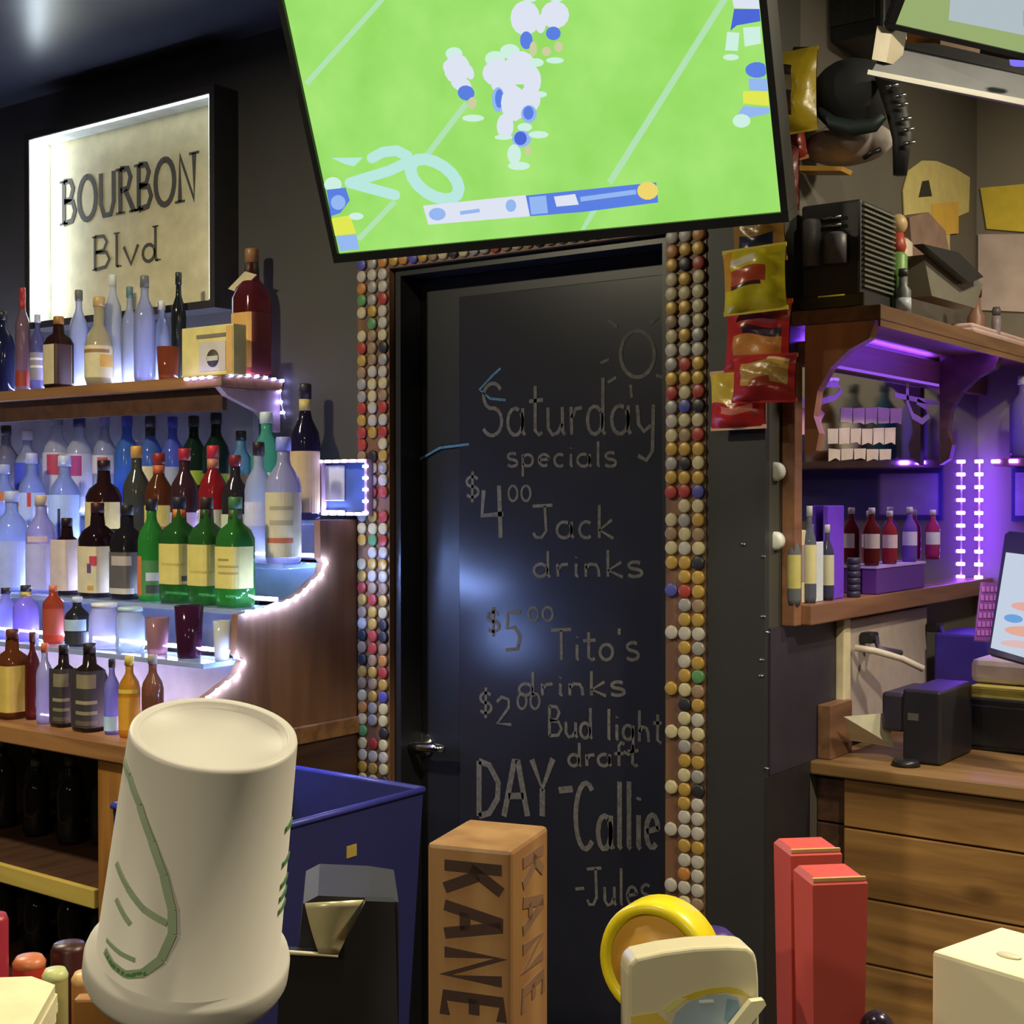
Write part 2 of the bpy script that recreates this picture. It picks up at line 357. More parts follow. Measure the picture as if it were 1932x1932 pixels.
def onD(x, y): return atY(x, y, YC)
sn.ribbon([onD(1203 + 32 * math.cos(a / 20 * 6.2832), 668 + 44 * math.sin(a / 20 * 6.2832)) for a in range(21)], 0.009, (0, -1, 0), 0.0008)
for a, b in (((1148, 603), (1165, 618)), ((1133, 685), (1150, 678)), ((1147, 722), (1163, 712)), ((1190, 726), (1192, 750)), ((1238, 708), (1252, 712)), ((1228, 610), (1242, 598))):
    sn.ribbon([onD(*a), onD(*b)], 0.007, (0, -1, 0), 0.0008)
sn.build('chalk_sun', M_chalk, door)
sc = MB(); sc.ribbon([onD(x, y) for x, y in ((945, 695), (930, 708), (905, 735), (925, 752), (955, 755))], 0.006, (0, -1, 0), 0.0008)
sc.ribbon([onD(x, y) for x, y in ((780, 925), (772, 900), (790, 868), (830, 845), (885, 838))], 0.006, (0, -1, 0), 0.0008); sc.build('blue_scribble', M_chalkblue, door)

# ------------------------------------------------------------------ door trims covered in bottle caps
M_trimw = wood('trim_wood', (120, 84, 58), (96, 66, 46), 2, 0.5)
def cap_mesh():
    m = MB(); n = 14; prof = [(0.0158, 0.0), (0.0148, 0.003), (0.0136, 0.0054), (0.0118, 0.0062)]
    m.lathe(prof, n, Matrix.Rotation(math.pi / 2, 4, 'X'))
    for i in range(0, n, 2): v = m.v[i]; m.v[i] = Vector((v.x * 0.92, v.y, v.z * 0.92))
    return m
CAPC = {k_: tuple(int(v_ * .86) for v_ in c_) for k_, c_ in {'gold': (196, 158, 74), 'white': (196, 188, 176), 'silver': (170, 164, 160), 'red': (176, 62, 54), 'blue': (86, 86, 168), 'cream': (206, 192, 150), 'green': (96, 150, 96), 'orange': (196, 132, 66), 'black': (48, 46, 50), 'tan': (160, 132, 104)}.items()}
CAPM = {}
for kx, c in CAPC.items():
    o = cap_mesh().build('bottle_cap', mat('cap_' + kx, c, 0.4, 0.15 if kx in ('silver', 'gold') else 0, 0.15, 60)); CAPM[kx] = o.data; bpy.data.objects.remove(o)
def cap(parent, x, z, c):
    o = bpy.data.objects.new('bottle_cap', CAPM[c]); COL.objects.link(o); o.parent = parent
    o.location = Vector((x, YW - 0.0212, z)) - parent.location; o.rotation_euler = (0, random.random() * 6.28, 0)
PAL = ['gold', 'white', 'silver', 'red', 'red', 'blue', 'cream', 'white', 'gold', 'green', 'orange', 'silver', 'tan', 'gold', 'cream', 'black', 'tan']
for n, (x0, x1, label) in enumerate(((-2.32, DL, 'wooden door casing left of the door, nailed full of bottle caps'), (DR, -1.357, 'wooden door casing right of the door, nailed full of bottle caps'))):
    t = struct('trim_%d' % (n + 1), B((x0, YW - 0.02, 0), (x1, YW - 0.0005, DT + 0.10)), M_trimw, label)
    cw = (x1 - x0) / 3; z = DT + 0.075; r = 0
    while z > (0.78 if n == 0 else 0.60):
        fam = random.choice(['gold', 'white', 'cream', 'mix', 'mix', 'mix'])
        for cidx in range(3):
            if n == 1 and cidx == 0 and (0.62 < z < 1.36) and r % 7 not in (0, 3): continue
            if n == 1 and cidx == 0 and 1.36 <= z < 1.62 and r % 5 == 2: continue
            if n == 0 and random.random() < 0.05: continue
            cc = random.choice(PAL) if fam == 'mix' or random.random() < 0.3 else fam
            cap(t, x0 + cw * (cidx + 0.5) + random.uniform(-.0008, .0008), z + random.uniform(-.001, .001), cc)
        z -= 0.0292; r += 1
t = struct('trim_3', B((DL, YW - 0.02, DT), (DR, YW - 0.0005, DT + 0.10)), M_trimw, 'wooden door casing above the door, nailed full of bottle caps')
x = DL + 0.018
while x < DR - 0.01:
    for z in (DT + 0.018, DT + 0.05, DT + 0.082): cap(t, x, z, random.choice(PAL))
    x += 0.0305

# ------------------------------------------------------------------ LED strips
def led_run(strip, pts, m, size=(0.014, 0.006, 0.006), spacing=0.026, proto={}):
    """LED dots along a polyline, each a part of the strip"""
    pts = [Vector(p) for p in pts]; acc = 0.0
    key = (m.name, size)
    for a, b in zip(pts, pts[1:]):
        L_ = (b - a).length; t = acc
        while t < L_:
            p = a + (b - a) * (t / L_)
            if key not in proto:
                o = MB().box([-v / 2 for v in size], [v / 2 for v in size], bev=min(size) * 0.3).build('led', m); proto[key] = o.data; bpy.data.objects.remove(o)
            o = bpy.data.objects.new('led', proto[key]); COL.objects.link(o); o.parent = strip; o.location = p - strip.location
            t += spacing
        acc = t - L_
def led_strip(label, pts, m=None, off=(0, -0.004, 0), **kw):
    s_ = thing('led_strip', label, 'led strip', pts[0], 'led light strips')
    MB().tube([Vector(p) for p in pts], 0.0022, 5).build('tape', M_tape, s_)
    led_run(s_, [Vector(p) + Vector(off) for p in pts], m or M_led, **kw); return s_

# ------------------------------------------------------------------ liquor shelves left of the door
XE = -2.32
cab = thing('back_bar_cabinet', 'brown wooden back bar cabinet with open shelves left of the door', 'cabinet', (-3.2, 2.2, 0))
B((-4.6, 1.93, 0.0), (XE - 0.02, 1.95, 0.08)).build('plinth', M_black, cab)
B((XE - 0.02, 1.92, 0), (XE, YW - 0.022, 0.925)).build('side_panel', M_dkbrown, cab)
B((-4.6, YW - 0.03, 0.08), (XE - 0.02, YW - 0.022, 0.925)).build('back_panel', M_black, cab)
B((-2.556, 1.9, 0), (-2.462, 1.99, 0.925), bev=0.002).build('post', M_oak, cab)
B((-3.75, 1.9, 0), (-3.66, 1.99, 0.925), bev=0.002).build('post', M_oak, cab)
sh_ = B((-4.6, 1.908, 0.605), (-2.562, 2.45, 0.632)).build('shelf', M_dkbrown, cab)
B((-4.6, 1.893, 0.590), (-2.562, 1.9075, 0.634), bev=0.003).build('front_edge', M_yell, cab)
sh_ = B((-4.6, 1.908, 0.30), (-2.562, 2.45, 0.325)).build('shelf', M_dkbrown, cab)
B((-4.6, 1.893, 0.30), (-2.562, 1.9075, 0.325 + .001), bev=0.002).build('front_edge', M_yell, cab)
tag(B((-4.6, 1.885, 0.927), (XE + 0.01, YW - 0.024, 0.968), bev=0.003).build('worktop', M_shelfw), 'brown wooden worktop of the back bar under the liquor bottles', 'worktop')
# stepped riser with wooden end panel
ris = thing('bottle_riser', 'stepped wooden bottle display with glass treads lit by led strips', 'shelf unit', (-3.2, 2.3, 0.968))
TI = [(2.38, 2.486, 1.450), (2.26, 2.38, 1.348), (2.13, 2.26, 1.250), (2.02, 2.13, 1.140)]
M_gl = glass('shelf_glass', (196, 214, 240), 0.35, 0.1)
M_backb = mat('pale_blue_back', (196, 204, 226), 0.5)
for i, (y0, y1, z) in enumerate(TI):
    B((-4.5, y0, z - 0.012), (XE - 0.024, y1, z), bev=0.002).build('tread', M_gl, ris)
    B((-4.5, y1 - 0.008, 0.969 if i == 3 else TI[i + 1][2]), (XE - 0.024, y1 - 0.001, z - 0.013)).build('riser_board', M_backb, ris)
prof = [(2.487, 0.969), (2.487, 1.45), (2.36, 1.45), (2.362, 1.36), (2.372, 1.348), (2.360, 1.323), (2.325, 1.302), (2.298, 1.281), (2.256, 1.266), (2.181, 1.252), (2.101, 1.243), (2.094, 1.155), (2.113, 1.139), (2.093, 1.108), (2.046, 1.087), (1.99, 1.06), (1.97, 0.969)]
MB().prism([(XE - 0.022, y, z) for y, z in prof], (0.02, 0, 0)).build('end_panel', M_brown, ris)
B((-4.5, 2.488, 0.969), (-2.69, 2.5085, 1.765)).build('back_board', mat('grey_blue_board', (170, 174, 190), 0.5), ris)
XL = XE + 0.001
led_strip('violet white led strip curving down the end panel of the bottle riser', [(XL, 2.372, 1.348), (XL, 2.360, 1.323), (XL, 2.325, 1.302), (XL, 2.298, 1.281), (XL, 2.256, 1.266), (XL, 2.181, 1.252), (XL, 2.12, 1.248)], M_ledh, off=(0.004, 0, 0), size=(0.006, 0.012, 0.007), spacing=0.031)
led_strip('short violet white led strip on the lowest step of the bottle riser', [(XL, 2.09, 1.150), (XL, 2.113, 1.139), (XL, 2.093, 1.108), (XL, 2.046, 1.087), (XL, 1.99, 1.06)], M_ledh, off=(0.004, 0, 0), size=(0.006, 0.012, 0.007), spacing=0.031)
# strips along the back of every tread, behind the bottles
NT = ['highest', 'second highest', 'third highest', 'lowest']
for i, (y0, y1, z) in enumerate(TI):
    s_ = thing('led_strip', 'led strip along the back of the %s glass tread, behind bottles' % NT[i], 'led strip', (-3.4, y1 - 0.012, z + 0.02), 'led light strips')
    B((-4.4, y1 - 0.013, z + 0.012), (XE - 0.03, y1 - 0.009, z + 0.022)).build('tape', M_tape, s_)
    B((-4.4, y1 - 0.016, z + 0.0145), (XE - 0.03, y1 - 0.0131, z + 0.0195)).build('glow_line', emis('led_line_blue', (0.55, 0.62, 1.0), 160.0, True), s_)
s_ = thing('led_strip', 'led strip along the worktop behind the front row of bottles', 'led strip', (-3.4, 2.0, 0.968), 'led light strips')
B((-4.4, 2.008, 0.969), (XE - 0.12, 2.018, 0.973)).build('tape', M_tape, s_)
B((-4.4, 2.010, 0.9731), (XE - 0.12, 2.016, 0.976)).build('glow_line', emis('led_line_warm', (0.9, 0.66, 0.8), 60.0, True), s_)
# top shelf
ZT = 1.807; YT = 2.30; XT = -2.60
top = thing('wall_shelf', 'brown wooden wall shelf full of bottles below the lit sign', 'shelf', (-3.4, YT, ZT))
B((-4.6, YT, ZT - 0.028), (XT, YW - 0.002, ZT), bev=0.002).build('board', M_shelfw, top)
B((-4.6, YT + 0.03, ZT - 0.085), (XT - 0.03, YT + 0.045, ZT - 0.0285)).build('apron', M_dkbrown, top)
M_lav = mat('led_tinted_lavender', (176, 150, 160), 0.5)  # lavender with the led glow put into the colour
MB().prism([(XT - 0.03, YT + 0.005, ZT - 0.029), (XT - 0.03, YW - 0.002, ZT - 0.029), (XT - 0.03, YW - 0.002, ZT - 0.135), (XT - 0.03, YW - 0.03, ZT - 0.13), (XT - 0.03, YW - 0.075, ZT - 0.085), (XT - 0.03, YT + 0.03, ZT - 0.05)], (0.02, 0, 0)).build('bracket', M_lav, top)
led_strip('violet white led strip around the end of the top wall shelf and down the wall', [(XT - .12, YT - .004, ZT - .006), (XT - .02, YT - .004, ZT - .006), (XT + .004, YT + .02, ZT - .002), (XT + .004, 2.40, ZT + .004), (XT + .005, YW - .006, ZT - .002), atY(528, 735, YW - .006), atY(531, 762, YW - .006), atY(538, 790, YW - .006)], size=(0.014, 0.006, 0.007), spacing=0.029)
s_ = thing('led_strip', 'led strip along the top shelf behind its bottles', 'led strip', (-3.4, 2.42, ZT), 'led light strips')
B((-4.5, 2.413, ZT + .0005), (XT - .02, 2.423, ZT + .004)).build('tape', M_tape, s_)
B((-4.5, 2.415, ZT + .0041), (XT - .02, 2.421, ZT + .008)).build('glow_line', MATS['led_line_blue'], s_)
# LED framed niche beside the door casing
nb = thing('led_display_box', 'blue wall box edged with white led lights beside the door casing', 'display box', (-2.4, 2.49, 1.46))
a, b = atY(602, 972, YW - 0.05), atY(692, 866, YW - 0.05)
M_blue = mat('blue_panel', (70, 96, 160), 0.5)
B((a.x, YW - 0.03, a.z), (b.x, YW - 0.022, b.z)).build('backing', M_blue, nb)
fr = MB()
for q0, q1 in (((a.x, a.z), (b.x, a.z + .008)), ((a.x, b.z - .008), (b.x, b.z)), ((a.x, a.z + .0081), (a.x + .008, b.z - .0081)), ((b.x - .008, a.z + .0081), (b.x, b.z - .0081))): fr.box((q0[0], YW - 0.05, q0[1]), (q1[0], YW - 0.0301, q1[1]))
fr.build('frame', M_lav, nb)
c0, c1 = atY(612, 945, YW - 0.034), atY(650, 878, YW - 0.034)
B((c0.x, YW - 0.036, c0.z), (c1.x, YW - 0.031, c1.z), bev=0.004).build('card', cmat((190, 192, 190)), nb)
led_run(nb, [(a.x + .004, YW - .053, b.z - .004), (b.x - .002, YW - .053, b.z - .004), (b.x - .002, YW - .053, a.z + .004), (a.x + .004, YW - .053, a.z + .004)], M_led, (0.016, 0.006, 0.007), 0.028)

# ------------------------------------------------------------------ bottles
def bprofile(kind, h, r):
    n_ = r * 0.36
    if kind == 'round': return [(r * .9, 0), (r, .012), (r, h * .60), (r * .86, h * .68), (n_ * 1.15, h * .78), (n_, h * .82), (n_, h * .93)]
    if kind == 'wine': return [(r * .93, 0), (r, .01), (r, h * .56), (r * .9, h * .64), (n_ * 1.3, h * .74), (n_, h * .8), (n_, h * .94)]
    if kind == 'square': return [(r * .94, 0), (r, .012), (r, h * .62), (r * .8, h * .70), (n_ * 1.1, h * .76), (n_ * .9, h * .93)]
    if kind == 'tall': return [(r * .9, 0), (r, .01), (r, h * .66), (r * .94, h * .72), (n_ * 1.2, h * .82), (n_ * 1.05, h * .93)]
    if kind == 'squat': return [(r * .85, 0), (r, .02), (r, h * .42), (r * .8, h * .56), (n_, h * .68), (n_, h * .9)]
    if kind == 'tumbler': return [(r * .78, 0), (r * .82, .008), (r, h), (r * .93, h), (r * .8, h * .72)]
    if kind == 'jar': return [(r * .92, 0), (r, .012), (r, h * .74), (r * .82, h * .86), (r * .8, h * .93)]
    return [(r, 0), (r, h)]
BOT_PROTO = {}
def bottle(name, label, loc, kind='round', h=0.29, r=0.037, gl=(200, 210, 235), clear=0.45, lab=None, labz=(0.14, 0.5), capc=(40, 40, 44), mark=None, liquid=None, cat='bottle', group=None, rot=None, bar=None, neck=None):
    t = thing(name, label, cat, loc, group); sq = 5.0 if kind == 'square' else 0.0; n = 20
    gm = glass('glass_%02x%02x%02x_%d' % (*gl, clear * 100), gl, clear)
    key = (kind, round(h, 3), round(r, 4), gl, clear)
    if key not in BOT_PROTO:
        o = MB().lathe(bprofile(kind, h, r), n, sq=sq).build('body', gm); BOT_PROTO[key] = o.data; bpy.data.objects.remove(o)
    o = bpy.data.objects.new('body', BOT_PROTO[key]); COL.objects.link(o); o.parent = t
    if liquid:
        if kind == 'tumbler': pr = [(r * .70, .012), (r * .86, h * .7), (r * .86, h * .701)]
        else: pr = [(r * .88, .01), (r * .93, .02), (r * .93, h * .52), (r * .7, h * .521)]
        MB().lathe(pr, n, sq=sq).build('liquid', mat('liquid_%02x%02x%02x' % liquid, liquid, 0.25, 0, 0.1, 20), t).location = (0, 0, 0)
    ca = YAW * 1.0 + math.pi * 1.5   # towards the room
    def wrap(z0, z1, c, a0, a1, name_, k=1.012, lm=None, par=None):
        m = MB(); seg = 14; vs_ = []; fs = []
        for i in range(seg + 1):
            a_ = ca + math.radians(a0 + (a1 - a0) * i / seg); c_, s_ = math.cos(a_), math.sin(a_); q = 1.0
            if sq: q = 1.0 / (abs(c_) ** sq + abs(s_) ** sq) ** (1 / sq)
            for kk in (1.002, k):
                vs_ += [Vector((r * kk * c_ * q, r * kk * s_ * q, z0)), Vector((r * kk * c_ * q, r * kk * s_ * q, z1))]
        for i in range(seg):
            b_ = i * 4; d_ = b_ + 4
            fs += [(b_ + 2, d_ + 2, d_ + 3, b_ + 3), (b_, b_ + 1, d_ + 1, d_), (b_ + 1, b_ + 3, d_ + 3, d_ + 1), (b_, d_, d_ + 2, b_ + 2)]
        fs += [(0, 2, 3, 1), (seg * 4, seg * 4 + 1, seg * 4 + 3, seg * 4 + 2)]
        m.add(vs_, fs, 0, False); o_ = m.build(name_, lm or cmat(c, 0.55), par or t); o_.location = (0, 0, 0); return o_
    if lab:
        lb_ = wrap(h * labz[0], h * labz[1], lab, -82, 82, 'label')
        if mark:
            for mk in (mark if isinstance(mark, list) else [mark]):
                (za, zb_, a0, a1, mc) = mk; wrap(h * za, h * zb_, mc, a0, a1, 'label_print', 1.022, par=lb_)
    elif mark:
        for mk in (mark if isinstance(mark, list) else [mark]):
            (za, zb_, a0, a1, mc) = mk; wrap(h * za, h * zb_, mc, a0, a1, 'label_print', 1.012)
    if neck: 
        m = MB().lathe([(r * .36 * 1.12, h * .80), (r * .36 * 1.12, h * .885)], 14); m.build('neck_band', cmat(neck, 0.5), t).location = (0, 0, 0)
    if capc and kind != 'tumbler':
        rr = r * .36 * 1.18 if kind != 'jar' else r * .86
        z0 = h * (.89 if kind != 'jar' else .91)
        MB().lathe([(rr, z0), (rr, h * .99), (rr * .9, h)], 14).build('cap', cmat(capc, 0.4), t).location = (0, 0, 0)
    return t
ORD = ['first', 'second', 'third', 'fourth', 'fifth', 'sixth', 'seventh', 'eighth', 'ninth', 'tenth', 'eleventh', 'twelfth', 'thirteenth', 'fourteenth', 'fifteenth', 'sixteenth']
def row(items, Y, Z, where, group):
    items = sorted(items, key=lambda d: d['px'])
    for i, d in enumerate(items):
        d = dict(d); px = d.pop('px'); dy = d.pop('dy', 0); desc = d.pop('desc'); nm = d.pop('name', 'bottle')
        p = atY(px, 950, Y + dy)
        bottle(nm, '%s, %s from left %s' % (desc, ORD[i], where), (p.x, Y + dy, Z + 0.0005), group=group, **d)
CLR = (205, 214, 240)
LED_TINT = (176, 196, 246)  # clear glass with the blue led backlight put into its colour
# top wall shelf
row([
 dict(px=6, desc='navy bottle with black cap', gl=(40, 44, 80), clear=.1, h=.24, r=.034, capc=(30, 30, 34)),
 dict(px=44, desc='tall bottle with red cap and neck', gl=(150, 120, 130), clear=.3, h=.30, r=.021, capc=(178, 52, 48), neck=(190, 60, 54), mark=(.05, .2, -70, 70, (160, 60, 46))),
 dict(px=72, desc='violet grey bottle with white lines', gl=(120, 116, 160), clear=.3, h=.22, r=.021, dy=.01, lab=(150, 146, 170), capc=(200, 200, 210), mark=[(.3, .33, -60, 60, (230, 226, 220)), (.4, .43, -60, 60, (230, 226, 220))]),
 dict(px=112, desc='dark whiskey bottle with cream label and amber top', kind='square', gl=(62, 36, 34), clear=.1, h=.20, r=.034, lab=(206, 190, 150), labz=(.05, .6), capc=(168, 116, 54), mark=(.05, .6, 0, 80, (62, 36, 36)), dy=-.02),
 dict(px=150, desc='clear bottle with grey cap', gl=CLR, h=.28, r=.026, dy=.04, capc=(120, 120, 118)),
 dict(px=188, desc='cream liqueur bottle with brown band', kind='squat', gl=(208, 196, 160), clear=.0, h=.24, r=.038, lab=(214, 202, 160), labz=(.08, .44), capc=(206, 170, 104), mark=[(.36, .40, -85, 60, (150, 110, 80)), (.2, .34, 20, 80, (206, 160, 70))], dy=-.015),
 dict(px=214, desc='tall white frosted bottle', gl=(226, 230, 236), clear=.2, h=.31, r=.024, dy=.045, capc=(226, 230, 234), kind='tall'),
 dict(px=246, desc='clear bottle with teal cap', gl=CLR, h=.27, r=.022, dy=.045, capc=(96, 130, 124)),
 dict(px=274, desc='clear lavender bottle with grey cap', gl=(198, 204, 242), h=.28, r=.028, dy=-.012, capc=(110, 108, 104)),
 dict(px=306, desc='clear bottle with white top and silver print', gl=CLR, h=.22, r=.024, dy=.045, capc=(226, 226, 230)),
 dict(px=318, desc='glass tumbler of red amber spirit', kind='tumbler', gl=(170, 90, 60), clear=.3, h=.085, r=.03, liquid=(150, 62, 34), dy=-.02, name='tumbler', cat='glass'),
 dict(px=338, desc='black slim bottle against the sign', gl=(44, 48, 46), clear=.1, h=.29, r=.02, dy=.047, capc=(34, 36, 34)),
 dict(px=476, desc='dark red bottle with cork stopper and amber label', kind='square', gl=(96, 34, 34), clear=.15, h=.335, r=.042, lab=(206, 160, 90), labz=(.08, .5), capc=(150, 108, 72), neck=(80, 76, 70), dy=.095, mark=(.04, .5, 10, 84, (104, 40, 40))),
], YT + .055, ZT, 'on the top shelf', 'bottles on the top wall shelf')
g = thing('gift_box', 'cream and yellow bottle gift box with round print on the top shelf', 'box', atY(396, 672, YT + .03))
p0, p1 = atY(343, 675, YT + .012), atY(440, 585, YT + .012)
bm_ = B((p0.x, YT + .012, ZT + .0005), (p1.x, YT + .055, ZT + .125), bev=.002).build('carton', cmat((214, 200, 130), .6), g)
wx = p1.x - p0.x
B((p0.x + wx * .35, YT + .0105, ZT + .012), (p1.x - wx * .14, YT + .0119, ZT + .085)).build('label', cmat((196, 188, 180), .6), g)
B((p1.x - wx * .13, YT + .0105, ZT + .006), (p1.x - .002, YT + .0119, ZT + .12)).build('side_stripe', cmat((208, 164, 96), .6), g)
B((p0.x + wx * .3, YT + .0100, ZT + .095), (p1.x - wx * .14, YT + .0118, ZT + .104)).build('print_line', cmat((120, 112, 96), .6), g)
m = MB(); cc = Vector((p0.x + wx * .62, YT + .0100, ZT + .043)); m.lathe([(.022, 0), (.022, .0008)], 24, Matrix.Translation(cc) @ Matrix.Rotation(math.pi / 2, 4, 'X')); m.build('round_print', cmat((70, 66, 60), .6), g)
m = MB(); m.box((cc.x - .02, cc.y - .0013, cc.z - .006), (cc.x + .02, cc.y - .0009, cc.z + .006)); m.build('round_print_band', cmat((190, 184, 172), .6), g)
tg = thing('paper_tag', 'cream paper tag tied round the corked bottle neck', 'tag', atY(456, 540, 2.432))
MB().prism([atY(x, y, 2.431) for x, y in ((430, 545), (462, 512), (484, 518), (450, 552))], (0, .003, 0)).build('card', cmat((206, 192, 156), .7), tg)

# highest tread (back row)
row([
 dict(px=12, desc='grey clear bottle with black cap', gl=(150, 150, 170), clear=.3, h=.27, r=.036, capc=(30, 28, 34)),
 dict(px=52, desc='clear bottle with deep blue label', gl=CLR, h=.25, r=.036, lab=(70, 84, 196), labz=(.3, .62), capc=(200, 200, 214)),
 dict(px=108, desc='white vodka bottle with red stripe and grey cap', gl=(196, 200, 214), clear=.15, h=.295, r=.040, lab=(190, 190, 206), labz=(.2, .62), capc=(120, 118, 130), mark=(.40, .60, -26, 26, (176, 60, 80))),
 dict(px=150, desc='white vodka bottle with magenta stripe and navy cap', gl=(196, 200, 218), clear=.15, h=.285, r=.040, lab=(186, 188, 210), labz=(.2, .62), capc=(40, 40, 84), mark=(.40, .60, -26, 26, (160, 56, 116))),
 dict(px=198, desc='clear bottle with lavender cap and small red print', gl=CLR, h=.285, r=.034, lab=(196, 190, 196), labz=(.42, .6), capc=(130, 124, 176), mark=(.5, .58, -20, 30, (176, 80, 84))),
 dict(px=240, desc='sky blue gin bottle with blue cap', gl=(90, 140, 220), clear=.3, h=.28, r=.036, capc=(64, 72, 176)),
 dict(px=284, desc='blue bottle with dark neck and cream label', gl=(100, 140, 220), clear=.3, h=.275, r=.034, lab=(206, 196, 160), labz=(.25, .5), capc=(44, 40, 50), neck=(44, 40, 50)),
 dict(px=326, desc='bright blue bottle with cobalt cap', gl=(110, 130, 230), clear=.3, h=.27, r=.032, lab=(150, 160, 196), labz=(.3, .5), capc=(60, 70, 190)),
 dict(px=366, desc='dark green bottle with black cap', gl=(34, 58, 50), clear=.1, h=.27, r=.034, capc=(26, 28, 30), lab=(150, 176, 60), labz=(.32, .46)),
 dict(px=408, desc='dark green bottle with lime label', gl=(32, 56, 50), clear=.1, h=.275, r=.036, lab=(130, 160, 50), labz=(.28, .42), capc=(24, 30, 30)),
 dict(px=455, desc='light blue liqueur bottle with coral label', gl=(120, 180, 220), clear=.3, h=.225, r=.032, lab=(196, 120, 100), labz=(.2, .5), capc=(40, 44, 50)),
 dict(px=503, desc='mint green bottle with white cap', gl=(96, 190, 160), clear=.25, h=.27, r=.040, capc=(206, 222, 226), mark=(.4, .43, -60, 60, (190, 226, 200))),
 dict(px=576, desc='black wine bottle with tan label and gold neck', kind='wine', gl=(40, 36, 60), clear=.05, h=.335, r=.0375, lab=(198, 172, 126), labz=(.05, .50), capc=(48, 44, 60), neck=(206, 186, 120)),
], 2.435, 1.450, 'on the highest tread', 'bottles on the highest riser tread')
# second tread
row([
 dict(px=8, desc='led tinted clear bottle with orange mark', gl=LED_TINT, clear=.3, h=.25, r=.036, capc=(180, 190, 236), mark=(.58, .68, -30, 20, (206, 120, 70))),
 dict(px=60, desc='led tinted clear bottle with red slash print', gl=LED_TINT, clear=.3, h=.28, r=.038, capc=(190, 196, 240), lab=(176, 196, 246), labz=(.2, .6), mark=[(.46, .6, 0, 16, (196, 60, 60)), (.46, .58, -70, -44, (206, 130, 80))]),
 dict(px=122, desc='led tinted clear bottle with thin navy stripe', gl=LED_TINT, clear=.3, h=.27, r=.042, capc=(200, 210, 246), lab=(170, 196, 248), labz=(.05, .6), mark=(.1, .46, -8, 2, (44, 52, 90))),
 dict(px=196, desc='dark whisky bottle with cream and red label', kind='square', gl=(60, 34, 34), clear=.1, h=.255, r=.040, lab=(206, 188, 120), labz=(.28, .56), capc=(44, 28, 30), mark=(.28, .56, -22, 4, (176, 66, 56))),
 dict(px=258, desc='smoky grey green bottle with gold cap', gl=(90, 92, 84), clear=.2, h=.29, r=.036, capc=(206, 156, 80)),
 dict(px=300, desc='amber bottle with yellow label and orange neck', gl=(110, 62, 40), clear=.1, h=.27, r=.037, lab=(208, 190, 104), labz=(.2, .5), capc=(150, 46, 36), neck=(196, 96, 56), mark=(.2, .3, -30, 60, (176, 110, 66))),
 dict(px=348, desc='dark bottle with lilac label and red shoulder', gl=(80, 50, 60), clear=.1, h=.28, r=.036, lab=(190, 170, 206), labz=(.2, .42), capc=(176, 40, 50), mark=(.2, .24, -60, 60, (206, 100, 60))),
 dict(px=402, desc='red shouldered bottle with white label', gl=(170, 44, 54), clear=.1, h=.285, r=.036, lab=(206, 200, 190), labz=(.2, .44), capc=(196, 46, 56), neck=(196, 120, 100)),
 dict(px=444, desc='dark bottle with mint and cream label', gl=(60, 56, 62), clear=.1, h=.26, r=.034, lab=(196, 206, 180), labz=(.22, .44), capc=(130, 34, 46)),
 dict(px=488, desc='clear bottle with black and red cap', gl=CLR, clear=.3, h=.29, r=.034, lab=(196, 196, 220), labz=(.3, .5), capc=(46, 24, 32)),
 dict(px=535, desc='clear tequila bottle with long gold label', gl=(196, 196, 226), clear=.25, h=.30, r=.043, lab=(196, 182, 140), labz=(.05, .56), capc=(150, 160, 236), mark=[(.16, .2, -50, 40, (170, 92, 56)), (.3, .34, -40, 40, (160, 148, 110)), (.42, .45, -40, 40, (160, 148, 110))]),
], 2.318, 1.348, 'on the second tread', 'bottles on the second riser tread')
